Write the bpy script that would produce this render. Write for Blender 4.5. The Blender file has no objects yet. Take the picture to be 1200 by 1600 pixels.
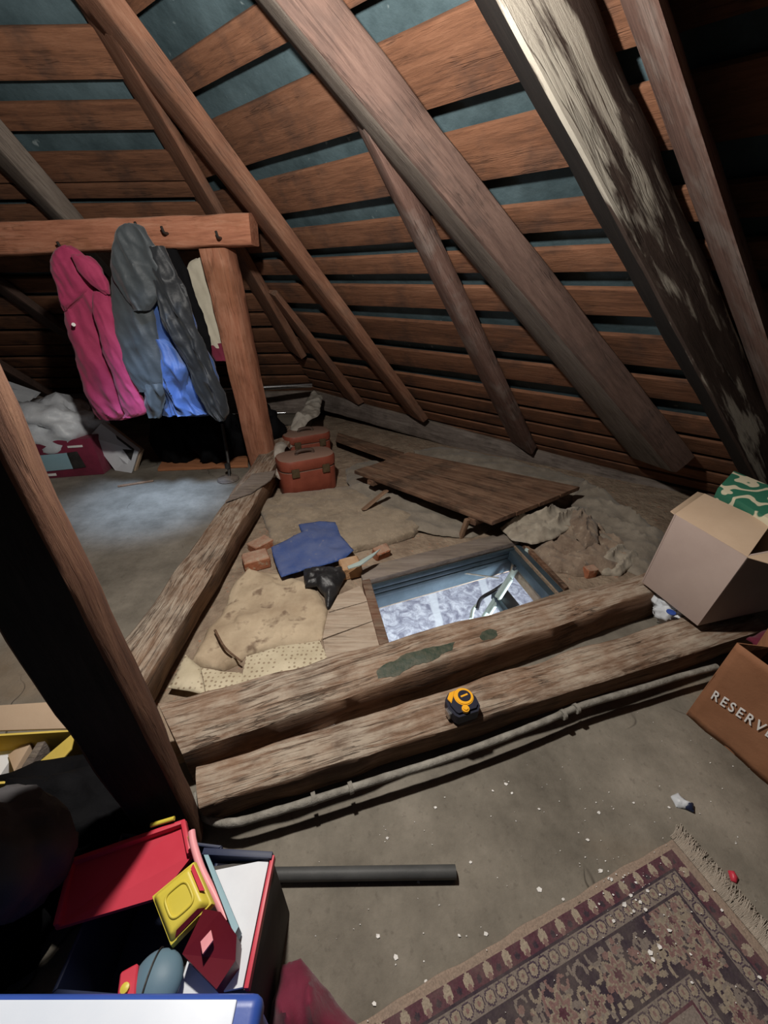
import bpy, bmesh, math, random
from mathutils import Vector, Matrix, noise
from mathutils.geometry import delaunay_2d_cdt
random.seed(7)
S = bpy.context.scene
COL = S.collection

# ---------------------------------------------------------------- camera
cam_d = bpy.data.cameras.new('camera'); cam = bpy.data.objects.new('camera', cam_d); COL.objects.link(cam)
cam_d.sensor_fit = 'VERTICAL'; cam_d.sensor_height = 32.0; cam_d.lens = 620.0/1600.0*32.0
cam_d.clip_start = 0.02
CX, CY, CZ = [[0.999944, -0.005108, -0.00931], [0.010619, 0.480977, 0.876669], [0.0, -0.876718, 0.481004]]
cam.matrix_world = Matrix(((CX[0], CY[0], CZ[0], 0), (CX[1], CY[1], CZ[1], 0), (CX[2], CY[2], CZ[2], 1.0), (0, 0, 0, 1)))
S.camera = cam

# ---------------------------------------------------------------- world, lights, exposure
W = bpy.data.worlds.new('attic_dark'); S.world = W; W.use_nodes = True
W.node_tree.nodes['Background'].inputs[0].default_value = (.75, .85, 1, 1)
W.node_tree.nodes['Background'].inputs[1].default_value = 0.014

def lamp(name, kind, loc, energy, color, size=.05, target=None, **kw):
    l = bpy.data.lights.new(name, kind); l.energy = energy; l.color = color
    if kind in ('POINT', 'SPOT'): l.shadow_soft_size = size
    for k, v in kw.items(): setattr(l, k, v)
    o = bpy.data.objects.new(name, l); COL.objects.link(o); o.location = loc
    if target is not None:
        o.rotation_euler = (Vector(target)-Vector(loc)).to_track_quat('-Z', 'Y').to_euler()
    return o
lamp('bare_bulb', 'POINT', (-.24, .74, 1.50), 78, (1, .95, .88), .035)
lamp('roof_window_daylight', 'SPOT', (-.75, 1.35, 1.78), 260, (.45, .66, 1), .12, (-1.28, 2.0, 0), spot_size=math.radians(30), spot_blend=1.)
lamp('lower_room_light', 'AREA', (.95, .75, -.32), 74, (.85, .93, 1), target=(.5, 1.5, -1.8), shape='SQUARE', size=.9)
S.view_settings.view_transform = 'Standard'; S.view_settings.look = 'None'
S.view_settings.exposure = 0.1; S.view_settings.gamma = 1.0; S.view_settings.use_curve_mapping = False

# ---------------------------------------------------------------- materials
def newmat(name):
    m = bpy.data.materials.new(name); m.use_nodes = True
    nt = m.node_tree; b = nt.nodes['Principled BSDF']
    return m, nt, b
def N(nt, t, **kw):
    n = nt.nodes.new(t)
    for k, v in kw.items(): setattr(n, k, v)
    return n
def ramp(nt, fac, stops):
    r = N(nt, 'ShaderNodeValToRGB'); e = r.color_ramp.elements
    while len(e) < len(stops): e.new(.5)
    for i, (p, c) in enumerate(stops):
        e[i].position = p; e[i].color = (c[0], c[1], c[2], 1) if not isinstance(c, (int, float)) else (c, c, c, 1)
    nt.links.new(fac, r.inputs[0]); return r.outputs[0]
def mix(nt, fac, a, b):
    m = N(nt, 'ShaderNodeMix', data_type='RGBA')
    for sock, v in ((m.inputs[0], fac), (m.inputs[6], a), (m.inputs[7], b)):
        if hasattr(v, 'links'): nt.links.new(v, sock)
        elif isinstance(v, (int, float)): sock.default_value = v
        else: sock.default_value = (v[0], v[1], v[2], 1)
    return m.outputs[2]
def noise_n(nt, vec, scale, detail=5, rough=.6, dist=0.):
    n = N(nt, 'ShaderNodeTexNoise'); n.inputs['Scale'].default_value = scale; n.inputs['Detail'].default_value = detail
    n.inputs['Roughness'].default_value = rough; n.inputs['Distortion'].default_value = dist
    nt.links.new(vec, n.inputs['Vector']); return n.outputs[0]
def math_n(nt, op, a, b=0.):
    m = N(nt, 'ShaderNodeMath', operation=op)
    for i, v in enumerate((a, b)):
        if hasattr(v, 'links'): nt.links.new(v, m.inputs[i])
        else: m.inputs[i].default_value = v
    return m.outputs[0]
def bump(nt, b, h, strength=.5, dist=.01):
    n = N(nt, 'ShaderNodeBump'); n.inputs['Strength'].default_value = strength; n.inputs['Distance'].default_value = dist
    nt.links.new(h, n.inputs['Height']); nt.links.new(n.outputs[0], b.inputs['Normal'])
def upness(nt):
    g = N(nt, 'ShaderNodeNewGeometry'); s = N(nt, 'ShaderNodeSeparateXYZ'); nt.links.new(g.outputs['Normal'], s.inputs[0])
    return s.outputs[2]

def wood(name, dark, mid, light, dust=None, dust_amt=.7, grain=14., bmp=.6, stain=None, stain_amt=.5, rough=.85, patch=None, crack=.35):
    m, nt, b = newmat(name)
    tc = N(nt, 'ShaderNodeTexCoord'); mp = N(nt, 'ShaderNodeMapping'); mp.inputs['Scale'].default_value = (.11, 1, 1)
    nt.links.new(tc.outputs['Object'], mp.inputs[0])
    inf = N(nt, 'ShaderNodeObjectInfo')
    add = N(nt, 'ShaderNodeVectorMath', operation='ADD'); nt.links.new(mp.outputs[0], add.inputs[0])
    sc = N(nt, 'ShaderNodeVectorMath', operation='SCALE'); sc.inputs[0].default_value = (3.1, 7.7, 5.3); nt.links.new(inf.outputs['Random'], sc.inputs['Scale'])
    nt.links.new(sc.outputs[0], add.inputs[1]); v = add.outputs[0]
    g1 = noise_n(nt, v, grain*4.6, 8, .72, .5)
    g2 = noise_n(nt, v, grain*.9, 5, .62, .6)
    blotch = noise_n(nt, tc.outputs['Object'], 5., 4, .65)
    f = math_n(nt, 'ADD', math_n(nt, 'MULTIPLY', g1, .55), math_n(nt, 'MULTIPLY', g2, .45))
    c = ramp(nt, f, [(.33, dark), (.5, mid), (.68, light)])
    if stain:
        c = mix(nt, math_n(nt, 'MULTIPLY', ramp(nt, blotch, [(.5, 0.), (.66, 1.)]), stain_amt), c, stain)
    if patch:
        pf = math_n(nt, 'ADD', math_n(nt, 'MULTIPLY', noise_n(nt, v, 17., 3, .5, .4), .72), math_n(nt, 'MULTIPLY', g1, .28))
        c = mix(nt, ramp(nt, pf, [(.525, 0.), (.575, .9)]), c, patch)
    mc = N(nt, 'ShaderNodeMapping'); mc.inputs['Scale'].default_value = (.045, 1, 1); nt.links.new(tc.outputs['Object'], mc.inputs[0])
    ck = noise_n(nt, mc.outputs[0], grain*2.4, 4, .55, .3)
    cr_ = ramp(nt, math_n(nt, 'ABSOLUTE', math_n(nt, 'SUBTRACT', ck, .47)), [(.004, 1.), (.016, 0.)])
    crk = math_n(nt, 'MULTIPLY', cr_, ramp(nt, blotch, [(.42, 0.), (.55, crack)]))
    c = mix(nt, crk, c, tuple(v*.3 for v in dark))
    # per-piece tone
    hs = N(nt, 'ShaderNodeHueSaturation'); nt.links.new(c, hs.inputs['Color'])
    nt.links.new(math_n(nt, 'ADD', math_n(nt, 'MULTIPLY', inf.outputs['Random'], .35), .82), hs.inputs['Value']); c = hs.outputs[0]
    if dust:
        up = ramp(nt, upness(nt), [(.35, 0.), (.85, 1.)])
        dn = ramp(nt, noise_n(nt, tc.outputs['Object'], 9., 6, .7), [(.36, .25), (.62, 1.)])
        st_ = ramp(nt, g1, [(.40, .12), (.56, 1.)])
        c = mix(nt, math_n(nt, 'MULTIPLY', math_n(nt, 'MULTIPLY', math_n(nt, 'MULTIPLY', math_n(nt, 'MULTIPLY', up, dn), st_), math_n(nt, 'SUBTRACT', 1., math_n(nt, 'MULTIPLY', crk, .85))), dust_amt), c, dust)
    nt.links.new(c, b.inputs['Base Color']); b.inputs['Roughness'].default_value = rough
    b.inputs['Specular IOR Level'].default_value = .25
    bump(nt, b, math_n(nt, 'SUBTRACT', f, math_n(nt, 'MULTIPLY', crk, .6)), bmp, .012)
    return m

def rough_mat(name, c1, c2, scale=8., bmp=.3, rough=.85, c3=None, t3=(.62, .7), coord='Object', detail=6, metal=0., spec=.3, bdist=.01, sheen=0., trans=0.):
    m, nt, b = newmat(name); tc = N(nt, 'ShaderNodeTexCoord')
    n = noise_n(nt, tc.outputs[coord], scale, detail, .65)
    c = ramp(nt, n, [(.35, c1), (.65, c2)])
    if c3: c = mix(nt, ramp(nt, noise_n(nt, tc.outputs[coord], scale*4.3, 3, .5), [(t3[0], 0.), (t3[1], 1.)]), c, c3)
    nt.links.new(c, b.inputs['Base Color']); b.inputs['Roughness'].default_value = rough; b.inputs['Metallic'].default_value = metal
    b.inputs['Specular IOR Level'].default_value = spec
    if sheen: b.inputs['Sheen Weight'].default_value = sheen
    if trans: b.inputs['Transmission Weight'].default_value = trans
    if bmp: bump(nt, b, noise_n(nt, tc.outputs[coord], scale*2.5, 6, .65), bmp, bdist)
    return m

DUST = (.25, .205, .155)
M = {}
M['board'] = wood('roof_board_wood', (.075, .034, .02), (.175, .078, .042), (.24, .115, .066), grain=16, stain=(.05, .032, .026), stain_amt=.6)
M['rafter'] = wood('rafter_wood', (.07, .041, .033), (.135, .083, .066), (.195, .125, .10), dust=DUST, grain=15, stain=(.06, .045, .04), stain_amt=.55)
M['rafter_red'] = wood('reddish_rafter_wood', (.10, .045, .028), (.20, .095, .058), (.29, .165, .11), dust=DUST, grain=15, stain=(.10, .07, .055), stain_amt=.4)
M['rafter_grey'] = wood('grey_rafter_wood', (.09, .073, .062), (.16, .132, .11), (.22, .19, .16), dust=DUST, grain=15)
M['rafter_rough'] = wood('rough_mottled_rafter_wood', (.07, .038, .032), (.15, .085, .066), (.23, .145, .12), dust=DUST, grain=15, stain=(.26, .215, .19), stain_amt=.6, bmp=1.)
M['rafter_pale'] = wood('whitewashed_rafter_wood', (.022, .014, .011), (.045, .03, .024), (.09, .065, .052), grain=9, patch=(.40, .37, .31))
M['post'] = wood('orange_post_wood', (.17, .062, .036), (.35, .145, .085), (.47, .24, .155), dust=DUST, grain=13, stain=(.22, .09, .045), stain_amt=.6)
M['bare_and_shade'] = wood('bare_and_shaded_black_wood', (.004, .003, .003), (.010, .008, .007), (.022, .017, .014), grain=15)  # bare rafter underside; also paints the shade on the dark post's front
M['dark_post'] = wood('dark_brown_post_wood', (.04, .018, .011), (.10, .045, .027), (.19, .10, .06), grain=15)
M['beam'] = wood('dusty_floor_beam_wood', (.09, .048, .028), (.20, .115, .07), (.33, .215, .145), dust=(.46, .39, .31), dust_amt=.9, grain=16, bmp=.9, crack=.6, stain=(.055, .04, .032), stain_amt=.55)
M['plate'] = wood('grey_wall_plate_wood', (.09, .072, .062), (.19, .155, .135), (.30, .26, .23), dust=DUST, grain=15, stain=(.06, .045, .038), stain_amt=.5)
M['plank'] = wood('dark_brown_plank_wood', (.05, .024, .014), (.16, .085, .052), (.34, .20, .125), dust=(.26, .175, .12), dust_amt=.45, grain=14, stain=(.02, .014, .011), stain_amt=.7)
M['pale_plank'] = wood('pale_dusty_plank_wood', (.24, .17, .12), (.40, .31, .235), (.52, .43, .34), dust=(.50, .42, .33), grain=15)
M['stick'] = wood('stick_wood', (.10, .06, .035), (.20, .12, .075), (.3, .2, .13), grain=15)
M['orange_wood'] = wood('orange_plank_wood', (.2, .08, .035), (.36, .15, .07), (.45, .2, .1), grain=15)
M['felt'] = rough_mat('dark_tarred_felt', (.035, .058, .066), (.075, .115, .13), 5., .5, .8, (.22, .27, .28), (.70, .78), coord='Object')

def floor_mat():
    m, nt, b = newmat('dusty_screed_floor'); tc = N(nt, 'ShaderNodeTexCoord'); o = tc.outputs['Object']
    c = ramp(nt, noise_n(nt, o, 3.2, 8, .68), [(.3, (.105, .092, .074)), (.52, (.21, .187, .152)), (.72, (.32, .285, .235))])
    c = mix(nt, ramp(nt, noise_n(nt, o, 2.1, 3, .5), [(.58, 0.), (.72, .5)]), c, (.25, .17, .10))
    c = mix(nt, ramp(nt, noise_n(nt, o, 60., 3, .6), [(.6, 0.), (.7, .35)]), c, (.10, .085, .07))
    vo = N(nt, 'ShaderNodeTexVoronoi', feature='DISTANCE_TO_EDGE'); vo.inputs['Scale'].default_value = 2.3
    wv = N(nt, 'ShaderNodeVectorMath', operation='ADD'); nt.links.new(o, wv.inputs[0])
    nn = N(nt, 'ShaderNodeTexNoise'); nn.inputs['Scale'].default_value = 7.; nt.links.new(o, nn.inputs['Vector'])
    s2 = N(nt, 'ShaderNodeVectorMath', operation='SCALE'); s2.inputs['Scale'].default_value = .16; nt.links.new(nn.outputs[1], s2.inputs[0]); nt.links.new(s2.outputs[0], wv.inputs[1])
    nt.links.new(wv.outputs[0], vo.inputs['Vector'])
    crack = math_n(nt, 'MULTIPLY', ramp(nt, vo.outputs['Distance'], [(.0, 1.), (.009, 0.)]), ramp(nt, noise_n(nt, o, 2.6, 3, .5), [(.52, 0.), (.6, .9)]))
    c = mix(nt, crack, c, (.06, .05, .042))
    nt.links.new(c, b.inputs['Base Color']); b.inputs['Roughness'].default_value = .92; b.inputs['Specular IOR Level'].default_value = .2
    h = math_n(nt, 'SUBTRACT', noise_n(nt, o, 22., 8, .7), crack)
    bump(nt, b, h, .45, .008)
    return m
M['floor'] = floor_mat()
M['rubble'] = rough_mat('pit_rubble_dirt', (.24, .175, .125), (.40, .31, .225), 11., .9, .95, (.42, .22, .14), (.64, .72), bdist=.02)

def marble():
    m, nt, b = newmat('grey_marbled_floor'); tc = N(nt, 'ShaderNodeTexCoord'); o = tc.outputs['Object']
    c = ramp(nt, noise_n(nt, o, 9., 9, .72, 1.2), [(.38, (.24, .24, .31)), (.5, (.46, .47, .55)), (.62, (.78, .80, .86))])
    w = N(nt, 'ShaderNodeTexWave'); w.inputs['Scale'].default_value = .55; w.inputs['Distortion'].default_value = 5.; w.inputs['Detail'].default_value = 3.; w.inputs['Detail Scale'].default_value = .8
    nt.links.new(o, w.inputs['Vector'])
    c = mix(nt, ramp(nt, w.outputs['Fac'], [(.93, 0.), (.97, .8)]), c, (.84, .88, .92))
    nt.links.new(c, b.inputs['Base Color']); b.inputs['Roughness'].default_value = .6
    return m
M['marble'] = marble()
M['white_wall'] = rough_mat('white_painted_wall', (.7, .72, .75), (.78, .8, .82), 4., .1)

def cloth(name, c1, c2, scale=10., bmp=.35, rough=.8, sheen=.15, **k): return rough_mat(name, c1, c2, scale, bmp, rough, sheen=sheen, **k)
M['pink'] = cloth('raspberry_jacket_cloth', (.30, .026, .085), (.39, .045, .115), 6)
M['gray_jacket'] = cloth('slate_grey_jacket_nylon', (.045, .054, .06), (.065, .075, .082), 6, rough=.55)
M['black_jacket'] = cloth('dark_charcoal_jacket_nylon', (.014, .016, .019), (.026, .029, .033), 6, rough=.5)
M['blue_jacket'] = cloth('blue_jacket_nylon', (.045, .09, .25), (.065, .125, .33), 6, rough=.5)
M['cream'] = cloth('cream_cloth', (.44, .40, .31), (.53, .49, .39), 5)
M['maroon'] = cloth('maroon_cloth', (.12, .012, .03), (.20, .02, .05), 6)
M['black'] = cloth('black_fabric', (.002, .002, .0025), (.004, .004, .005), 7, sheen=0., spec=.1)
M['tarp'] = cloth('grey_canvas', (.19, .16, .125), (.29, .25, .20), 9, .6, .9)
M['sack'] = cloth('brown_dusty_sackcloth', (.18, .125, .09), (.32, .245, .18), 12, .7, .9, c3=(.35, .28, .21), t3=(.6, .68))
M['white_sack'] = cloth('pale_dusty_cloth', (.30, .255, .20), (.45, .40, .32), 10, .6, .9)
M['quilt'] = cloth('dusty_brown_patterned_quilt', (.19, .145, .10), (.31, .245, .175), 12, .8, .92, c3=(.36, .28, .20), t3=(.56, .68))
M['blue_sheet'] = rough_mat('dusty_blue_card', (.025, .065, .24), (.05, .10, .30), 7, .4, .7, (.22, .22, .28), (.66, .8))
M['black_plastic'] = rough_mat('black_plastic_film', (.012, .012, .013), (.03, .03, .032), 9, .6, .38, spec=.5)
M['clear_plastic'] = rough_mat('dusty_plastic_sheet', (.36, .32, .27), (.52, .48, .42), 9, .5, .35, spec=.5)
M['white_plastic'] = rough_mat('white_plastic_bag_film', (.55, .58, .62), (.68, .71, .74), 9, .4, .4, spec=.5)
M['paper'] = rough_mat('crumpled_tan_paper', (.36, .27, .18), (.58, .47, .33), 5, .5, .9, (.22, .155, .105), (.58, .72))
def dotted():
    m, nt, b = newmat('dotted_wallpaper'); tc = N(nt, 'ShaderNodeTexCoord')
    vo = N(nt, 'ShaderNodeTexVoronoi'); vo.inputs['Scale'].default_value = 62.; vo.inputs['Randomness'].default_value = .35
    nt.links.new(tc.outputs['Object'], vo.inputs['Vector'])
    base = ramp(nt, noise_n(nt, tc.outputs['Object'], 7., 5, .6), [(.35, (.48, .41, .28)), (.65, (.66, .58, .42))])
    c = mix(nt, ramp(nt, vo.outputs['Distance'], [(.20, .75), (.30, 0.)]), base, (.23, .16, .10))
    nt.links.new(c, b.inputs['Base Color']); b.inputs['Roughness'].default_value = .9
    bump(nt, b, noise_n(nt, tc.outputs['Object'], 14., 5, .6), .3, .01); return m
M['dotted'] = dotted()
M['brick'] = rough_mat('old_orange_brick', (.30, .10, .05), (.42, .17, .09), 14, .8, .95, (.40, .28, .19), (.55, .68))
M['buff_brick'] = rough_mat('buff_brick', (.42, .22, .10), (.55, .33, .18), 14, .8, .95)
M['case'] = rough_mat('dusty_brown_red_leatherette', (.20, .048, .028), (.27, .07, .042), 9, .25, .5)
def dusty_case():
    m = M['case']; nt = m.node_tree; b = nt.nodes['Principled BSDF']; src = b.inputs['Base Color'].links[0].from_socket
    up = ramp(nt, upness(nt), [(.5, 0.), (.9, .95)])
    nt.links.new(mix(nt, up, src, (.26, .165, .125)), b.inputs['Base Color'])
dusty_case()
def add_dust(key, colr, amt, lo=.5, hi=.9):
    m = M[key]; nt = m.node_tree; b = nt.nodes['Principled BSDF']; src = b.inputs['Base Color'].links[0].from_socket; tc = N(nt, 'ShaderNodeTexCoord')
    up = math_n(nt, 'MULTIPLY', ramp(nt, upness(nt), [(lo, 0.), (hi, amt)]), ramp(nt, noise_n(nt, tc.outputs['Object'], 12., 5, .65), [(.3, .35), (.6, 1.)]))
    nt.links.new(mix(nt, up, src, colr), b.inputs['Base Color'])
add_dust('brick', (.42, .33, .25), .8); add_dust('buff_brick', (.50, .40, .29), .5); add_dust('blue_sheet', (.20, .21, .27), .38); add_dust('quilt', (.36, .29, .21), .6)
M['dark_leather'] = rough_mat('dark_dusty_handle', (.05, .03, .022), (.10, .065, .05), 9, .2, .6)
M['brass'] = rough_mat('tarnished_brass', (.10, .07, .04), (.18, .13, .075), 20, .2, .5, metal=.6)
M['steel'] = rough_mat('blue_grey_hatch_metal', (.035, .055, .07), (.06, .085, .105), 12, .1, .4, metal=.25)
M['mint'] = rough_mat('pale_mint_painted_tube', (.34, .43, .41), (.42, .50, .47), 8, .05, .4)
M['iron'] = rough_mat('dark_iron', (.03, .028, .027), (.07, .065, .06), 12, .2, .5, metal=.5)
M['black_metal'] = rough_mat('black_painted_metal', (.012, .012, .014), (.02, .02, .022), 9, .1, .4)
M['chrome'] = rough_mat('shiny_metal_rail', (.5, .52, .55), (.6, .62, .65), 9, .05, .22, metal=1.)
M['conduit'] = rough_mat('dusty_grey_cable_sheath', (.18, .165, .14), (.33, .31, .27), 25, .5, .8)
M['rod'] = rough_mat('dark_grey_plastic_pipe', (.055, .056, .056), (.085, .086, .085), 9, .1, .55)
M['carton'] = rough_mat('mauve_brown_cardboard', (.37, .285, .25), (.42, .33, .29), 4, .12, .85)
M['carton_in'] = rough_mat('tan_cardboard', (.44, .32, .22), (.50, .37, .26), 4, .12, .85)
M['dark_carton'] = rough_mat('dark_cardboard', (.05, .045, .042), (.08, .072, .066), 5, .12, .8)
M['yellow_carton'] = rough_mat('yellow_carton', (.52, .38, .07), (.62, .47, .11), 4, .1, .7)
M['kraft'] = rough_mat('brown_kraft_paper', (.24, .105, .052), (.30, .14, .073), 5, .25, .8)
M['white'] = rough_mat('matt_white_print', (.72, .70, .68), (.78, .76, .74), 9, 0., .7)
M['white_card'] = rough_mat('white_card', (.62, .64, .68), (.72, .74, .77), 5, .08, .6, (.45, .47, .5), (.68, .8))
M['lid_white'] = rough_mat('bluish_white_plastic', (.62, .68, .78), (.7, .75, .83), 4, .02, .4)
M['lid_blue'] = rough_mat('blue_plastic', (.03, .075, .33), (.045, .10, .40), 4, .03, .35)
M['red'] = rough_mat('red_toy_plastic', (.52, .035, .06), (.60, .055, .085), 3, .03, .4)
M['dark_shaded_red'] = rough_mat('shade_darkened_red_plastic', (.10, .006, .012), (.14, .010, .02), 3, .03, .4)  # dark red made darker still, the toys' shade painted into the colour
M['yellow'] = rough_mat('yellow_toy_plastic', (.58, .47, .05), (.66, .55, .08), 3, .03, .4)
M['pink_plastic'] = rough_mat('pink_toy_plastic', (.72, .27, .30), (.80, .34, .36), 3, .03, .4)
M['pale_blue'] = rough_mat('pale_blue_card', (.22, .36, .42), (.28, .43, .49), 4, .05, .6)
M['slate'] = rough_mat('slate_blue_plastic', (.10, .17, .22), (.13, .21, .26), 4, .05, .5)
M['navy'] = rough_mat('navy_plastic', (.015, .022, .055), (.022, .03, .07), 4, .05, .5)
M['grey_bag'] = rough_mat('grey_bag_cloth', (.05, .047, .05), (.07, .066, .068), 6, .3, .8)
M['tape_yellow'] = rough_mat('yellow_orange_tape_plastic', (.80, .38, .02), (.86, .44, .03), 6, .02, .35)
M['tape_navy'] = rough_mat('navy_black_rubber', (.010, .011, .025), (.016, .018, .034), 9, .1, .5)
M['green_paint'] = rough_mat('dark_green_paint_stain', (.025, .045, .03), (.085, .085, .06), 45, .2, .5)
M['flake'] = rough_mat('white_paint_flakes', (.75, .73, .7), (.85, .83, .8), 9, 0., .6)
M['rope'] = rough_mat('dusty_cobweb_twigs', (.22, .17, .12), (.34, .28, .2), 9, .1, .9)

# ---------------------------------------------------------------- mesh helpers
def smooth(me, on=True):
    if on: me.polygons.foreach_set('use_smooth', [True]*len(me.polygons))
def obj(name, verts, faces, mat, parent=None, sm=False, matrix=None, sharp=None):
    me = bpy.data.meshes.new(name); me.from_pydata([tuple(v) for v in verts], [], faces)
    bm = bmesh.new(); bm.from_mesh(me); bmesh.ops.recalc_face_normals(bm, faces=bm.faces); bm.to_mesh(me); bm.free()
    me.update(); smooth(me, sm)
    if sharp: me.set_sharp_from_angle(angle=math.radians(sharp))
    me.materials.append(mat)
    o = bpy.data.objects.new(name, me); COL.objects.link(o)
    if matrix is not None: o.matrix_world = matrix
    if parent is not None: o.parent = parent; 
    if parent is not None: o.matrix_parent_inverse = parent.matrix_basis.inverted()
    return o
def tag(o, label, cat, group=None):
    o['label'] = label; o['category'] = cat
    if group: o['group'] = group
    return o
def struct(o): o['kind'] = 'structure'; return o
def thing(name, loc, label, cat, group=None):
    o = bpy.data.objects.new(name, None); COL.objects.link(o); o.location = loc; o.empty_display_size = .02
    return tag(o, label, cat, group)
def lerp(a, b, t): return Vector(a)*(1-t)+Vector(b)*t
def fbm(p, sc, seed=0.): return noise.fractal(Vector(p)*sc+Vector((seed, seed*1.7, -seed)), 1.0, 2.0, 4)

def timber(name, c, mat, parent=None, nseg=24, rough=.004, seed=None, mat2=None):
    """c: 8 world corners, start ring 0-3 then end ring 4-7."""
    c = [Vector(q) for q in c]; seed = random.uniform(0, 50) if seed is None else seed
    s = sum(c[:4], Vector())/4; e = sum(c[4:], Vector())/4
    X = (e-s).normalized(); Z = Vector((0, 0, 1))
    if abs(X.z) > .9: Z = Vector((0, 1, 0))
    Y = Z.cross(X).normalized(); Z = X.cross(Y)
    mw = Matrix(((X.x, Y.x, Z.x, s.x), (X.y, Y.y, Z.y, s.y), (X.z, Y.z, Z.z, s.z), (0, 0, 0, 1))); inv = mw.inverted()
    ts = (.05, .35, .65, .95); V = []; F = []; n = 16
    wdt = min((c[1]-c[0]).length, (c[3]-c[0]).length); r = min(rough, wdt*.08)
    for i in range(nseg+1):
        t = i/nseg; q = [lerp(c[k], c[k+4], t) for k in range(4)]; cen = sum(q, Vector())/4
        for k in range(4):
            for u in ts:
                p = lerp(q[k], q[(k+1) % 4], u)
                corner = u in (.05, .95)
                d = (p-cen)
                p = p + d.normalized()*(fbm((t*(e-s).length*3, p.x*5, p.z*5+p.y*5), 1., seed)*r*.75 - (r*.5+abs(noise.noise(Vector((t*8+seed, k*3.+(u > .5), seed))))*r*.8 if corner else 0))
                V.append(inv @ p)
    for i in range(nseg):
        for j in range(n):
            F.append((i*n+j, i*n+(j+1) % n, (i+1)*n+(j+1) % n, (i+1)*n+j))
    F.append(tuple(range(n))); F.append(tuple(nseg*n+j for j in range(n)))
    o = obj(name, V, F, mat, parent, True, mw, sharp=50)
    if mat2 is not None:                              # a differently coloured face (the second side of the ring)
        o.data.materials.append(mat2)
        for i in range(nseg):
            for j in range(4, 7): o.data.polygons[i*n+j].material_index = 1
    return o
def box8(b, t): return [Vector(x) for x in b]+[Vector(x) for x in t]
def hexa(name, c8, mat, parent=None, bevel=.003, seg=2, sm=True):
    """box from bottom ring 0-3 and top ring 4-7 with bevelled edges"""
    V = [Vector(v) for v in c8]; cen = sum(V, Vector())/8
    F = [(0, 1, 2, 3), (4, 5, 6, 7)]+[(k, (k+1) % 4, (k+1) % 4+4, k+4) for k in range(4)]
    bm = bmesh.new(); vs = [bm.verts.new(v-cen) for v in V]
    for f in F: bm.faces.new([vs[i] for i in f])
    bmesh.ops.recalc_face_normals(bm, faces=bm.faces)
    if bevel: bmesh.ops.bevel(bm, geom=list(bm.edges), offset=bevel, segments=seg, affect='EDGES', profile=.6, clamp_overlap=True)
    me = bpy.data.meshes.new(name); bm.to_mesh(me); bm.free(); smooth(me, sm)
    if sm: me.set_sharp_from_angle(angle=math.radians(40))
    me.materials.append(mat); o = bpy.data.objects.new(name, me); COL.objects.link(o); o.location = cen
    if parent is not None: o.parent = parent; o.matrix_parent_inverse = parent.matrix_basis.inverted()
    return o
def slab(name, quad, thick, mat, parent=None, bevel=.002, down=(0, 0, -1)):
    d = Vector(down)*thick
    return hexa(name, [Vector(q)+d for q in quad]+[Vector(q) for q in quad], mat, parent, bevel)
def catmull(pts, n=8):
    P = [Vector(p) for p in pts]; P = [P[0]*2-P[1]]+P+[P[-1]*2-P[-2]]; out = []
    for i in range(1, len(P)-2):
        for k in range(n):
            t = k/n; a, b, c, d = P[i-1:i+3]
            out.append(.5*((2*b)+(c-a)*t+(2*a-5*b+4*c-d)*t*t+(3*b-a-3*c+d)*t**3))
    out.append(P[-2]); return out
def tube(name, pts, r, mat, parent=None, seg=10, n=6, curve=True, rnoise=0.):
    P = catmull(pts, n) if curve and len(pts) > 2 else [Vector(p) for p in pts]
    o0 = P[0].copy(); V = []; F = []; up = Vector((0, 0, 1))
    for i, p in enumerate(P):
        t = (P[min(i+1, len(P)-1)]-P[max(i-1, 0)]).normalized()
        a = t.cross(up if abs(t.z) < .95 else Vector((1, 0, 0))).normalized(); b = t.cross(a)
        rr = r[0]+(r[1]-r[0])*i/(len(P)-1) if isinstance(r, tuple) else r
        rr *= 1+rnoise*noise.noise(Vector((i*1.3, rr*100, 2)))
        for k in range(seg):
            an = 2*math.pi*k/seg; V.append(p+a*math.cos(an)*rr+b*math.sin(an)*rr-o0)
    for i in range(len(P)-1):
        for k in range(seg): F.append((i*seg+k, i*seg+(k+1) % seg, (i+1)*seg+(k+1) % seg, (i+1)*seg+k))
    F.append(tuple(range(seg))); F.append(tuple((len(P)-1)*seg+k for k in range(seg)))
    return obj(name, V, F, mat, parent, True, Matrix.Translation(o0), sharp=50)
def inside(x, y, P):
    r = False; j = len(P)-1
    for i in range(len(P)):
        if (P[i][1] > y) != (P[j][1] > y) and x < (P[j][0]-P[i][0])*(y-P[i][1])/(P[j][1]-P[i][1])+P[i][0]: r = not r
        j = i
    return r
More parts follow.
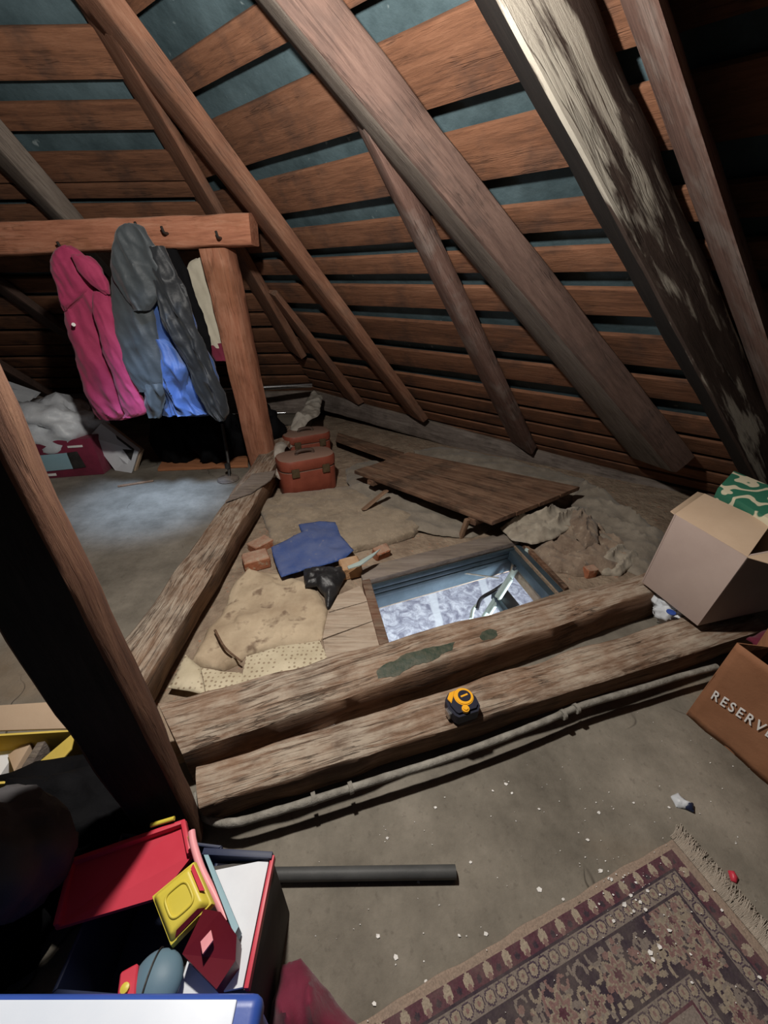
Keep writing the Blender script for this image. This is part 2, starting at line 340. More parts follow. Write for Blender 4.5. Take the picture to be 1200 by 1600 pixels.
def sheet(name, poly, mat, parent=None, thick=.003, dome=0., edge=.05, crumple=.004, cs=9., res=.012, wob=.0, seed=None, droop=0., ridge=0., facet=0., ff=11., fold=None):
    """a cloth, paper or heap: outline in world points, filled with a fine grid, lifted and crumpled, closed below"""
    seed = random.uniform(0, 90) if seed is None else seed
    P3 = [Vector(p) for p in poly]; c = sum(P3, Vector())/len(P3)
    B = []
    for i in range(len(P3)):
        a, b = P3[i], P3[(i+1) % len(P3)]; k = max(1, int((b-a).length/res))
        for j in range(k):
            p = lerp(a, b, j/k)
            if wob: p = p+Vector((fbm(p, 14, seed), fbm(p, 14, seed+9), 0))*wob
            B.append(p)
    P2 = [(p.x, p.y) for p in B]; x0 = min(p[0] for p in P2); x1 = max(p[0] for p in P2); y0 = min(p[1] for p in P2); y1 = max(p[1] for p in P2)
    pts = [Vector(p) for p in P2]; edges = [(i, (i+1) % len(B)) for i in range(len(B))]
    def dist(x, y): return min((Vector((x, y))-q).length for q in pts[:len(B)])
    ny = int((y1-y0)/res)+1; nx = int((x1-x0)/res)+1
    for j in range(ny+1):
        for i in range(nx+1):
            x = x0+i*res+(.5*res if j % 2 else 0)+random.uniform(-.15, .15)*res; y = y0+j*res
            if inside(x, y, P2) and dist(x, y) > res*.55: pts.append(Vector((x, y)))
    vo, eo, fo, *_ = delaunay_2d_cdt(pts, edges, [], 1, 1e-6)
    def zbase(x, y):
        s = 0; w = 0
        for p in P3:
            d = 1/((p.x-x)**2+(p.y-y)**2+1e-5)**1.2; s += d*p.z; w += d
        return s/w
    V = []; nV = len(vo); bs = []
    for v in vo:
        d = dist(v.x, v.y); f = min(1, d/edge); f = 1-(1-f)**2
        fr = fbm((v.x, v.y, 0), cs, seed); rd = (1-abs(fbm((v.x, v.y, 3), cs*.6, seed+4)))**3*ridge
        zb = zbase(v.x, v.y)
        if facet:
            q = Vector((v.x+fr*.02, v.y, seed))*ff; ds, ps = noise.voronoi(q); hh = 0; ww = 0
            for d_, p_ in zip(ds[:3], ps[:3]):
                g_ = noise.noise_vector(p_*3.7+Vector((seed, 0, 0))); w_ = 1/(d_+1e-3)**5; hh += w_*((q-p_).x*g_.x+(q-p_).y*g_.y+g_.z*.35); ww += w_
            rd += facet*(hh/ww+.2)
        if fold:
            fa, fq, fg = fold; w_ = v.x*math.cos(fg)+v.y*math.sin(fg)+.05*fbm((v.x, v.y, 1), 5, seed+2); rd += fa*((1-abs(math.sin(w_*fq)))**2-.25)*(.4+.9*abs(fbm((v.x, v.y, 7), 6, seed)))
        z = zb+thick+(dome+rd)*f+crumple*fr*(.35+.65*f)-droop*(1-f)
        V.append((v.x-c.x, v.y-c.y, max(z, zb+.0012)-c.z)); bs.append(zb-c.z)
    F = [tuple(f) for f in fo]
    cnt = {}
    for f in F:
        for i in range(len(f)):
            e = (f[i], f[(i+1) % len(f)]); cnt[tuple(sorted(e))] = cnt.get(tuple(sorted(e)), 0)+1
    flat = dome+ridge > .02
    V += [(V[i][0], V[i][1], bs[i] if flat else min(V[i][2]-max(thick, .001)*.9, V[i][2]-.0008)) for i in range(nV)]
    F2 = list(F)+[tuple(i+nV for i in reversed(f)) for f in F]
    for (a, b), k in cnt.items():
        if k == 1: F2.append((a, b, b+nV, a+nV))
    return obj(name, V, F2, mat, parent, True, Matrix.Translation(c), sharp=75)
def loft(name, rows, y, mat, parent=None, depth=.35, fold=.12, nf=7, seed=1., sub=8, seg=72, dmin=.02):
    """hanging garment: rows (x, z, half width) from top to bottom, elliptical sections with folds running down"""
    R = catmull([Vector(r) for r in rows], sub); V = []; F = []
    o0 = Vector((R[0].x, y, R[-1].y))
    for i, r in enumerate(R):
        t = i/(len(R)-1); hw = max(r.z, .004); hd = max(hw*depth, min(dmin, hw))
        for k in range(seg):
            a = 2*math.pi*k/seg
            px = r.x+hw*math.cos(a)
            big = (1-abs(fbm((px*1.0+r.y*.30, 0, r.y*.16), 8, seed)))**2-.45
            sml = (1-abs(noise.noise(Vector((px*16+r.y*7, seed, r.y*9-px*5)))))**2-.5
            edge = 1-abs(math.cos(a))**6
            dy = -(big*.8+sml*.35)*fold*.15*edge*min(1, .3+t*2) if math.sin(a) < 0 else 0
            wx = fbm((a*.3, r.y*9, seed), 1, seed)*.012*min(1, hw/.05)*(1 if 0 < i < len(R)-1 else .3)
            V.append(Vector((px+wx*math.cos(a), y+hd*math.copysign(abs(math.sin(a))**.8, math.sin(a))+dy, r.y+fbm((a, t, 0), 2, seed)*.006*(1 if 0 < i < len(R)-1 else .6)))-o0)
    for i in range(len(R)-1):
        for k in range(seg): F.append((i*seg+k, i*seg+(k+1) % seg, (i+1)*seg+(k+1) % seg, (i+1)*seg+k))
    F.append(tuple(range(seg))); F.append(tuple((len(R)-1)*seg+k for k in range(seg)))
    return obj(name, V, F, mat, parent, True, Matrix.Translation(o0), sharp=70)
def brick(name, c, size, rz, mat, parent=None, tilt=0., rough=.004):
    bm = bmesh.new(); bmesh.ops.create_cube(bm, size=1)
    bmesh.ops.scale(bm, vec=size, verts=bm.verts)
    bmesh.ops.bevel(bm, geom=list(bm.edges), offset=min(size)*.09, segments=1, affect='EDGES')
    bmesh.ops.subdivide_edges(bm, edges=bm.edges[:], cuts=2, use_grid_fill=True)
    for v in bm.verts: v.co += v.co.normalized()*noise.noise(v.co*40+Vector(c)*9)*rough
    me = bpy.data.meshes.new(name); bm.to_mesh(me); bm.free(); smooth(me); me.set_sharp_from_angle(angle=math.radians(40)); me.materials.append(mat)
    o = bpy.data.objects.new(name, me); COL.objects.link(o); o.location = c; o.rotation_euler = (tilt, 0, rz)
    if parent is not None: o.parent = parent; o.matrix_parent_inverse = parent.matrix_basis.inverted()
    return o
def poly_slab(name, outer, z0, z1, mat, hole=None):
    """flat floor piece, optionally with a hole, with thickness"""
    pts = [Vector((p[0], p[1])) for p in outer]; n0 = len(pts); ed = [(i, (i+1) % n0) for i in range(n0)]
    if hole:
        pts += [Vector((p[0], p[1])) for p in hole]; h = len(hole); ed += [(n0+i, n0+(i+1) % h) for i in range(h)]
    vo, eo, fo, *_ = delaunay_2d_cdt(pts, ed, [], 1, 1e-6)
    keep = []
    for f in fo:
        cx = sum(vo[i].x for i in f)/len(f); cy = sum(vo[i].y for i in f)/len(f)
        if inside(cx, cy, [(p[0], p[1]) for p in outer]) and not (hole and inside(cx, cy, [(p[0], p[1]) for p in hole])): keep.append(tuple(f))
    n = len(vo); V = [(v.x, v.y, z1) for v in vo]+[(v.x, v.y, z0) for v in vo]; F = keep+[tuple(i+n for i in reversed(f)) for f in keep]
    cnt = {}
    for f in keep:
        for i in range(len(f)):
            e = tuple(sorted((f[i], f[(i+1) % len(f)]))); cnt[e] = cnt.get(e, 0)+1
    F += [(a, b, b+n, a+n) for (a, b), k in cnt.items() if k == 1]
    return obj(name, V, F, mat)

# ================================================================ STRUCTURE
ZF = -0.05
RN = Vector((0.449, 0.545, 0.708)); RU = Vector((-0.772, 0.636, 0.0)); RW = Vector((-0.45, -0.546, 0.706)); R0 = Vector((0.976, 2.629, 0.1))   # right roof plane: normal, along, up-slope, origin
LN = Vector((-0.0, 0.657, 0.754)); LW = Vector((-0.0, -0.754, 0.657)); LC = Vector((-0.649, 3.819, 0.215))                       # left roof plane, from the hip corner
def rpt(a, t, o=0.): return R0+RU*a+RW*t-RN*o
def lpt(x, t, o=0.): return LC+Vector((x, 0, 0))+LW*t-LN*o
HIPT0 = (LC-R0).dot(RW); HIPU0 = (LC-R0).dot(RU)
_h = Vector((-0.929, 2.076, 1.734)); HIPT1 = (_h-R0).dot(RW); HIPU1 = (_h-R0).dot(RU)
def hip_u(t): return HIPU0+(HIPU1-HIPU0)*(t-HIPT0)/(HIPT1-HIPT0)
HLT = (_h-LC).dot(LW); HLX = (_h-LC).x
def hip_x(t): return HLX*t/HLT

def plane_sheet(name, quad, nrm, off, thick, mat):
    q = [Vector(p)+nrm*off for p in quad]
    o = obj(name, q+[p+nrm*thick for p in q], [(0, 1, 2, 3), (7, 6, 5, 4)]+[(k, k+4, (k+1) % 4+4, (k+1) % 4) for k in range(4)], mat)
    return struct(o)
TB, TT = -.32, 3.25
roofR = plane_sheet('ceiling', [rpt(hip_u(TB)+.02, TB), rpt(-2.6, TB), rpt(-2.6, TT), rpt(hip_u(TT)+.02, TT)], RN, .042, .02, M['felt'])
roofL = plane_sheet('ceiling', [lpt(hip_x(-.5)+.02, -.5), lpt(hip_x(3.1)+.02, 3.1), lpt(-4.2, 3.1), lpt(-4.2, -.5)], LN, .042, .02, M['felt'])
def board_on(plane, a0, a1, tA0, tA1, tB0, tB1, parent, seed):
    """one roof board: inner face on the rafters' backs, small waviness, own piece"""
    f, nr, ax = (rpt, RN, 0) if plane == 'R' else (lpt, LN, 1)
    th = .02; lo = .0
    c = [f(a0, tA0), f(a0, tA1), f(a0, tA1)+nr*th, f(a0, tA0)+nr*th, f(a1, tB0), f(a1, tB1), f(a1, tB1)+nr*th, f(a1, tB0)+nr*th]
    return timber('roof_board', [q+nr*.004 for q in c], M['board'], parent, nseg=22, rough=.006, seed=seed)
# boards of the right slope: (bottom, top) up-slope distance at the hip end, then at the far end
BR = [(2.90, 3.02), (2.72, 2.83), (2.52, 2.64), (2.33, 2.46), (2.13, 2.27), (1.945, 2.022), (1.722, 1.866), (1.54, 1.665), (1.386, 1.478), (1.264, 1.34), (1.083, 1.205), (.862, 1.008), (.64, .79), (.462, .565), (.33, .43), (.21, .30), (.08, .175), (-.07, .04), (-.22, -.10)]
BR2 = [(2.88, 3.0), (2.70, 2.81), (2.50, 2.62), (2.30, 2.44), (2.05, 2.24), (1.91, 2.0), (1.70, 1.85), (1.50, 1.63), (1.32, 1.40), (1.17, 1.255), (1.0, 1.10), (.755, .90), (.58, .69), (.35, .475), (.20, .31), (.06, .165), (-.06, .03), (-.16, -.08), (-.3, -.2)]
for i, ((a, b), (c_, d_)) in enumerate(zip(BR, BR2)):
    s = 1.125
    a, b, c_, d_ = a*s, b*s, c_*s, d_*s
    board_on('R', hip_u((a+b)/2)-.01, -1.6, a, b, c_, d_, roofR, i*3.3)
BL = [(3.0, 3.1), (2.82, 2.93), (2.65, 2.76), (2.48, 2.6), (2.30, 2.42), (2.03, 2.155), (1.884, 1.968), (1.70, 1.808), (1.63, 1.69), (1.50, 1.60), (1.40, 1.47), (1.24, 1.36), (1.10, 1.20), (.93, 1.06), (.80, .90), (.64, .76), (.52, .62), (.38, .48), (.24, .35), (.08, .20), (-.1, .04)]
for i, (a, b) in enumerate(BL):
    s = 1.125; a *= s; b *= s
    board_on('L', hip_x((a+b)/2)+.01, -3.9, a, b, a-.01, b-.012, roofL, 70+i*2.7)

# floors
FK = (-0.724, 0.472, 0.046)[:2]                        # where the left beam and the front beam meet
FM = (-0.714, 2.128, 0.04)[:2]
FC = (LC.x, LC.y)
fl = poly_slab('floor', [(-4.2, -1.2), (2.6, -1.2), (2.6, 1.747), FK, FM, FC, (FC[0], 4.3), (-4.2, 4.3)], -.2, 0., M['floor']); struct(fl)
HA, HB, HC = Vector((-0.061, 1.298, -0.05)), Vector((0.006, 0.989, -0.05)), Vector((0.613, 1.566, -0.05))
HD0 = Vector((0.654, 1.211, -0.05))
HB2 = HA+(HB-HA)*1.10; HD = HC+(HB2-HA)
hole = [HA, HB2, HD, HC]
pit = poly_slab('floor', [FK, (2.6, 1.747), (2.6, 4.3), (FC[0], 4.3), FC, FM], -.2, ZF, M['rubble'], hole=hole); struct(pit)
LZ = -1.55
lf = obj('floor', [(-1.2, -.6, LZ), (2.8, -.6, LZ), (2.8, 3.4, LZ), (-1.2, 3.4, LZ), (-1.2, -.6, LZ-.05), (2.8, -.6, LZ-.05), (2.8, 3.4, LZ-.05), (-1.2, 3.4, LZ-.05)],
         [(0, 1, 2, 3), (4, 5, 6, 7), (0, 1, 5, 4), (1, 2, 6, 5), (2, 3, 7, 6), (3, 0, 4, 7)], M['marble']); struct(lf)
def wall(name, a, b, z0, z1, mat, th=.05):
    a = Vector(a); b = Vector(b); k = Vector((-(b-a).y, (b-a).x)).normalized()*th
    q = [a, b, b+k, a+k]
    return struct(obj(name, [(p.x, p.y, z0) for p in q]+[(p.x, p.y, z1) for p in q], [(0, 1, 2, 3), (4, 5, 6, 7)]+[(i, (i+1) % 4, (i+1) % 4+4, i+4) for i in range(4)], mat))
wall('wall_lower_back', (2.8, 3.4), (-1.2, 3.4), LZ, -.2, M['white_wall'], -.05)
wall('wall_lower_left', (-1.2, 3.4), (-1.2, -.6), LZ, -.2, M['white_wall'], -.05)
wall('wall_lower_front', (-1.2, -.6), (2.8, -.6), LZ, -.2, M['white_wall'], -.05)
wall('wall_lower_right', (2.8, -.6), (2.8, 3.4), LZ, -.2, M['white_wall'], -.05)

# ---------------------------------------------------------------- rafters, each a timber of its own
G_R = 'rafters of the sloping roof'
def raft(c, mat, label, **k):
    return tag(timber('rafter', c, M[mat], **k), label, 'rafter', G_R)
raft([(-1.232, 1.312, 2.472), (-1.301, 1.327, 2.435), (-1.42, 1.478, 2.464), (-1.313, 1.411, 2.489), (0.351, 2.998, 0.17), (0.308, 2.989, 0.134), (0.197, 3.134, 0.163), (0.287, 3.082, 0.187)], 'rafter_red', 'orange-brown rafter with cobwebs running from top left down to the grey wall plate', rough=.006, nseg=40)
raft([(-0.871, 1.885, 1.838), (-0.883, 1.853, 1.799), (-1.01, 1.95, 1.876), (-0.939, 1.92, 1.86), (-0.577, 3.257, 0.595), (-0.621, 3.24, 0.566), (-0.767, 3.345, 0.648), (-0.67, 3.303, 0.624)], 'rafter_red', 'hip rafter at the corner of the two roof slopes, passing behind the coat beam end', rough=.007, nseg=40)
raft([(-0.621, 2.734, 1.026), (-0.638, 2.707, 0.994), (-0.738, 2.821, 1.033), (-0.678, 2.78, 1.032), (-0.155, 3.426, 0.197), (-0.212, 3.43, 0.167), (-0.349, 3.572, 0.208), (-0.25, 3.501, 0.205)], 'rafter_red', 'short thin rafter beside the hip in the far low corner', rough=.004)
raft([(-0.362, 1.273, 1.986), (-0.423, 1.258, 1.93), (-0.435, 1.342, 1.979), (-0.397, 1.31, 1.985), (1.048, 2.578, 0.087), (1.008, 2.543, 0.033), (0.904, 2.714, 0.073), (0.978, 2.648, 0.083)], 'rafter_rough', 'rough grey-stained rafter in the middle, partly behind the broad square beam', rough=.012, nseg=60)
raft([(-0.719, 1.273, 2.149), (-0.789, 1.262, 2.06), (-0.801, 1.415, 2.092), (-0.738, 1.37, 2.155), (1.532, 1.828, 0.293), (1.459, 1.822, 0.203), (1.38, 2.092, 0.187), (1.478, 1.986, 0.275)], 'rafter', 'broad square brown rafter crossing the middle with a pale grey underside', rough=.004, nseg=40, mat2=M['rafter_grey'])
raft([(-0.303, 0.957, 2.17), (-0.412, 0.903, 2.027), (-0.407, 1.121, 2.11), (-0.346, 1.049, 2.154), (1.851, 1.628, 0.287), (1.741, 1.576, 0.143), (1.739, 1.804, 0.222), (1.804, 1.727, 0.268)], 'rafter_pale', 'blackened rafter streaked with flaking whitewash at the upper right', rough=.007, nseg=40, mat2=M['bare_and_shade'])
raft([(0.067, 0.975, 1.922), (0.018, 0.815, 1.808), (0.037, 1.021, 1.905), (0.06, 1.009, 1.927), (1.742, 1.519, 0.44), (1.677, 1.384, 0.317), (1.685, 1.607, 0.409), (1.722, 1.573, 0.438)], 'rafter_rough', 'ragged reddish rafter at the far right edge of the light', rough=.016, nseg=70)
raft([(-1.544, 1.71, 2.027), (-1.609, 1.66, 1.964), (-1.818, 1.72, 2.019), (-1.681, 1.728, 2.037), (-1.453, 3.228, 0.704), (-1.469, 3.176, 0.643), (-1.552, 3.231, 0.701), (-1.502, 3.242, 0.717)], 'rafter_grey', 'grey rafter at the left meeting the back of the coat beam', rough=.004)
raft([(-2.477, 1.409, 2.289), (-2.449, 1.361, 2.239), (-2.635, 1.424, 2.277), (-2.556, 1.429, 2.297), (-2.14, 3.52, 0.449), (-2.126, 3.473, 0.397), (-2.297, 3.535, 0.436), (-2.218, 3.54, 0.457)], 'rafter', 'dim brown rafter behind the red jacket in the low left eaves', rough=.004)
raft([(-3.075, 2.036, 1.743), (-3.157, 1.991, 1.689), (-3.581, 2.043, 1.737), (-3.328, 2.052, 1.754), (-3.027, 3.828, 0.18), (-3.012, 3.782, 0.128), (-3.253, 3.832, 0.177), (-3.14, 3.843, 0.193)], 'rafter', 'lowest dark rafter at the left edge above the white plastic bag', rough=.004)

# ---------------------------------------------------------------- wall plates, floor beams, posts
tag(timber('wall_plate', [(-0.672, 3.805, 0.22), (-0.604, 3.904, 0.22), (-0.604, 3.904, 0.055), (-0.672, 3.805, 0.055), (2.266, 1.767, -0.075), (2.334, 1.866, -0.075), (2.334, 1.866, -0.225), (2.266, 1.767, -0.225)], M['plate'], nseg=60, rough=.008), 'grey weathered timber plate carrying the feet of the rafters along the right eaves', 'beam')
tag(timber('wall_plate', [(LC.x-.02, LC.y-.04, LC.z), (LC.x-.02, LC.y+.1, LC.z), (LC.x-.02, LC.y+.1, -.0), (LC.x-.02, LC.y-.04, 0), (-4., LC.y-.04, LC.z), (-4., LC.y+.1, LC.z), (-4., LC.y+.1, 0), (-4., LC.y-.04, 0)], M['plate'], nseg=40, rough=.008),
    'dark timber plate along the far left eaves behind the hanging jackets', 'beam')
# left beam (runs to the far corner)
LB = [(-0.773, 0.799, 0.12), (-0.622, 0.704, 0.12), (-0.672, 0.77, -0.03), (-0.773, 0.749, -0.04), (-0.794, 2.054, 0.12), (-0.624, 2.038, 0.125), (-0.634, 2.203, -0.04), (-0.794, 2.054, -0.04)]
LBc = [Vector(q) for q in LB]; d_ = (LBc[4]-LBc[0])
LBc = [LBc[k]-d_*.10 for k in range(4)]+[LBc[4+k]+(d_*.75 if True else 0) for k in range(4)]
tag(timber('floor_beam', LBc, M['beam'], nseg=60, rough=.009), 'split, dusty timber floor beam running from the dark post away to the orange post', 'beam', 'timber floor beams')
front_beam = tag(timber('floor_beam', [(-0.572, 0.644, 0.12), (-0.449, 0.511, 0.12), (-0.449, 0.511, -0.015), (-0.572, 0.644, -0.015), (1.514, 1.341, 0.12), (1.48, 1.25, 0.12), (1.48, 1.25, -0.015), (1.514, 1.341, -0.015)], M['beam'], nseg=60, rough=.010), 'thick dusty timber beam edging the hatch, with dark green paint spots', 'beam', 'timber floor beams')
near_beam = tag(timber('floor_beam', [(-0.422, 0.502, 0.1), (-0.372, 0.405, 0.115), (-0.372, 0.425, 0.005), (-0.422, 0.522, -0.01), (1.156, 1.009, 0.1), (1.151, 0.865, 0.115), (1.151, 0.885, 0.005), (1.156, 1.029, -0.01)], M['beam'], nseg=60, rough=.009), 'nearer grey-brown timber beam the yellow tape measure lies on', 'beam', 'timber floor beams')
# green paint spots
from mathutils.bvhtree import BVHTree
def settle(o, onto, gap=.0007):
    w = [onto.matrix_world @ v.co for v in onto.data.vertices]; tree = BVHTree.FromPolygons(w, [tuple(p.vertices) for p in onto.data.polygons])
    n2 = len(o.data.vertices)//2
    for i, v in enumerate(o.data.vertices):
        p = Vector((v.co.x+o.location.x, v.co.y+o.location.y, 1.)); h = tree.ray_cast(p, Vector((0, 0, -1)))
        if h[0] is not None: v.co.z = h[0].z+(gap if i < n2 else -.001)-o.location.z
def stain(poly, parent):
    o = sheet('paint_spot', poly, M['green_paint'], parent, thick=.0012, crumple=0, res=.004, wob=.012); settle(o, parent); o['label'] = 'dark green paint spot'; return o
stain([(0.287, 0.853, 0.124), (0.308, 0.866, 0.124), (0.328, 0.86, 0.124), (0.329, 0.843, 0.124), (0.313, 0.823, 0.124), (0.291, 0.821, 0.124), (0.28, 0.833, 0.124)], front_beam)
stain([(-0.025, 0.725, 0.124), (0.067, 0.775, 0.124), (0.161, 0.813, 0.124), (0.202, 0.817, 0.124), (0.186, 0.787, 0.124), (0.1, 0.749, 0.124), (0.016, 0.708, 0.124), (-0.025, 0.701, 0.124)], front_beam)
# left dark post, close to the camera
pr = Vector((-.395, .443, .03)); pfx = Vector((.36, -.93, 0)); prx = Vector((.93, .36, 0))
DP = [pr, pr+pfx*.066, pr+pfx*.066-prx*.09, pr-prx*.09]
DT = [pr+Vector((-.004, 0, 1.8)), pr+pfx*.10+Vector((-.004, 0, 1.8)), pr+pfx*.10-prx*.095+Vector((0, 0, 1.8)), pr-prx*.095+Vector((0, 0, 1.8))]
tag(timber('post', DP+DT, M['dark_post'], nseg=50, rough=.006, mat2=M['bare_and_shade']), 'dark brown post in the left foreground, its side toward the viewer coloured black as shade', 'post')  # viewer-facing side gets a near-black colour: painted shade
# orange post and coat beam
OPb = [Vector(q) for q in [(-0.87, 2.407, 0.0), (-0.732, 2.403, 0.0)]]; OPt = [Vector(q) for q in [(-0.856, 2.21, 1.193), (-0.736, 2.21, 1.197)]]
k_ = Vector((.03, .12, 0))
tag(timber('post', [OPb[0], OPb[1], OPb[1]+k_, OPb[0]+k_, OPt[0], OPt[1], OPt[1]+k_, OPt[0]+k_], M['post'], nseg=34, rough=.006), 'orange-brown sawn post under the right end of the coat beam', 'post')
CB = [Vector(q) for q in [(-2.424, 2.16, 1.283), (-0.589, 2.19, 1.327), (-0.595, 2.19, 1.204), (-2.51, 2.16, 1.157)]]; k_ = Vector((.01, .10, 0))
coat_beam = tag(timber('coat_beam', [CB[0], CB[3], CB[3]+k_, CB[0]+k_, CB[1], CB[2], CB[2]+k_, CB[1]+k_], M['post'], nseg=50, rough=.005), 'horizontal orange-brown beam with jackets hung on its pegs', 'beam')
for q in [(-1.443, 2.185, 1.198), (-1.076, 2.185, 1.267), (-0.965, 2.185, 1.25), (-0.729, 2.185, 1.231)]:
    q = Vector(q); tube('peg', [q, q+Vector((0, -.035, .0)), q+Vector((0, -.05, .02))], .006, M['iron'], coat_beam, 8, 4)

# ================================================================ HANGING CLOTHES
t = thing('jacket', (-1.15, 2.08, .5), 'raspberry-red hooded jacket hanging leftmost on the coat beam', 'jacket', 'clothes on the coat beam')
loft('body', [(-1.354, 1.16, 0.07), (-1.345, 1.131, 0.085), (-1.343, 1.1, 0.094), (-1.349, 1.038, 0.102), (-1.366, 0.96, 0.104), (-1.375, 0.851, 0.119), (-1.379, 0.736, 0.125), (-1.38, 0.615, 0.132), (-1.377, 0.518, 0.135), (-1.373, 0.469, 0.13), (-1.428, 0.435, 0.068)], 2.08, M['pink'], t, .34, .22, 6, 2.)
loft('hood', [(-1.348, 1.195, 0.013), (-1.355, 1.177, 0.047), (-1.356, 1.153, 0.072), (-1.355, 1.123, 0.088), (-1.355, 1.087, 0.092), (-1.381, 1.026, 0.068), (-1.433, 0.967, 0.028), (-1.452, 0.946, 0.008)], 2.05, M['pink'], t, .40, .16, 5, 5., dmin=.03)
loft('collar_fold', [(-1.292, 1.159, 0.016), (-1.271, 1.135, 0.035), (-1.255, 1.099, 0.044), (-1.232, 1.06, 0.041), (-1.215, 1.03, 0.022), (-1.205, 1.011, 0.008)], 2.0, M['pink'], t, .5, .10, 5, 15., dmin=.02)
loft('sleeve', [(-1.241, 1.023, 0.031), (-1.26, 0.96, 0.04), (-1.261, 0.909, 0.047), (-1.264, 0.772, 0.05), (-1.261, 0.625, 0.053), (-1.256, 0.532, 0.057), (-1.259, 0.483, 0.055), (-1.298, 0.461, 0.032)], 2.02, M['pink'], t, .5, .16, 5, 8.)
o = tube('snap_button', [Vector((-1.424, 2.03, 0.891)), Vector((-1.396, 1.99, 0.893))], .008, M['white'], t, 10); o['label'] = 'small white snap button'
t = thing('jacket', (-.90, 2.05, .45), 'dark grey hooded rain jacket with blue panels, hung beside the red one', 'jacket', 'clothes on the coat beam')
loft('body', [(-1.066, 1.109, 0.121), (-1.066, 1.034, 0.152), (-1.073, 0.931, 0.18), (-1.071, 0.822, 0.195), (-1.057, 0.706, 0.216), (-1.043, 0.583, 0.218), (-1.014, 0.513, 0.191), (-1.019, 0.454, 0.15)], 2.09, M['blue_jacket'], t, .26, .25, 7, 3.)
loft('front_panel', [(-1.088, 1.152, 0.059), (-1.101, 1.095, 0.071), (-1.113, 1.034, 0.081), (-1.135, 0.909, 0.096), (-1.146, 0.801, 0.098), (-1.147, 0.687, 0.092), (-1.151, 0.627, 0.073), (-1.157, 0.591, 0.05)], 2.02, M['gray_jacket'], t, .26, .20, 5, 6.)
loft('sleeve', [(-0.943, 1.183, 0.039), (-0.943, 1.127, 0.051), (-0.93, 1.056, 0.059), (-0.919, 0.958, 0.071), (-0.91, 0.855, 0.068), (-0.876, 0.745, 0.062), (-0.855, 0.629, 0.065), (-0.832, 0.536, 0.059), (-0.826, 0.488, 0.057), (-0.825, 0.447, 0.023)], 1.99, M['black_jacket'], t, .30, .42, 6, 9.)
loft('hood', [(-1.022, 1.262, 0.021), (-1.027, 1.246, 0.053), (-1.035, 1.202, 0.08), (-1.034, 1.152, 0.108), (-1.034, 1.094, 0.123), (-1.042, 1.046, 0.108), (-1.061, 0.984, 0.065), (-1.072, 0.946, 0.037)], 2.0, M['gray_jacket'], t, .34, .22, 5, 4., dmin=.03)
loft('sleeve', [(-1.127, 0.653, 0.046), (-1.129, 0.593, 0.05), (-1.152, 0.514, 0.045), (-1.167, 0.459, 0.032)], 2.02, M['gray_jacket'], t, .5, .35, 6, 7.)
loft('lining', [(-1.044, 0.825, 0.03), (-1.002, 0.77, 0.064), (-1.007, 0.683, 0.065), (-1.028, 0.591, 0.057), (-1.023, 0.522, 0.061), (-0.991, 0.47, 0.088)], 2.03, M['blue_jacket'], t, .3, .45, 6, 11.)
t = thing('garment', (-.75, 2.2, .7), 'cream garment with maroon hem hanging half hidden behind the orange post', 'garment', 'clothes on the coat beam')
loft('body', [(-0.882, 1.165, 0.034), (-0.885, 1.139, 0.077), (-0.893, 1.064, 0.101), (-0.901, 0.951, 0.096), (-0.899, 0.831, 0.077), (-0.892, 0.754, 0.054)], 2.33, M['cream'], t, .2, .14, 5, 12.)
loft('hem', [(-0.889, 0.776, 0.056), (-0.888, 0.73, 0.053), (-0.88, 0.688, 0.043)], 2.33, M['maroon'], t, .22, .1, 5, 13.)
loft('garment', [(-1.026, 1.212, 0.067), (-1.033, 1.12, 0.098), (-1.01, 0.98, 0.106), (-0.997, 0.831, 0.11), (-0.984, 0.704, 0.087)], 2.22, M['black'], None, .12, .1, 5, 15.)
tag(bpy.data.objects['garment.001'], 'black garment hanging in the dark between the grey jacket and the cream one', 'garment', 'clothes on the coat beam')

# ================================================================ FAR LEFT, UNDER THE JACKETS
def blob(name, c, r, mat, parent=None, amp=.15, fs=3., seg=28, seed=0., flat=None):
    bm = bmesh.new(); bmesh.ops.create_icosphere(bm, subdivisions=4, radius=1)
    for v in bm.verts:
        k = 1+amp*fbm(v.co, fs*.5, seed)+amp*.5*(1-abs(fbm(v.co, fs, seed+3)))
        v.co = Vector((v.co.x*r[0]*k, v.co.y*r[1]*k, v.co.z*r[2]*k))
        if flat is not None: v.co.z = max(v.co.z, flat)
    me = bpy.data.meshes.new(name); bm.to_mesh(me); bm.free(); smooth(me); me.materials.append(mat)
    o = bpy.data.objects.new(name, me); COL.objects.link(o); o.location = c
    if parent is not None: o.parent = parent; o.matrix_parent_inverse = parent.matrix_basis.inverted()
    return o
q = Vector((-2.007, 2.364, 0.0))
t = thing('carton', (-2.0, 2.45, 0), 'maroon carton printed with a pale screen picture, on the floor under the white bag', 'box')
mbox = [Vector(q) for q in [(-2.204, 2.288, 0.0), (-1.8, 2.368, 0.0)]]; kk = Vector((-.03, .3, 0))
mt = [mbox[0]+Vector((0, 0, .24)), mbox[1]+Vector((0, 0, .24))]
hexa('body', [mbox[0], mbox[1], mbox[1]+kk, mbox[0]+kk, mt[0], mt[1], mt[1]+kk, mt[0]+kk], M['maroon'], t, .006)
fx = (mbox[1]-mbox[0]); fn = Vector((0, -.006, 0))
def onf(a, z, e=1.): return mbox[0]+fx*a+Vector((0, 0, z))+fn*e
slab('screen_picture', [onf(.16, .05), onf(.62, .055), onf(.62, .16), onf(.16, .155)], .004, M['pale_blue'], t, .001, (0, 1, 0))
slab('screen_edge', [onf(.62, .055, 1.3), onf(.80, .06, 1.3), onf(.76, .165, 1.3), onf(.62, .16, 1.3)], .004, M['iron'], t, .001, (0, 1, 0))
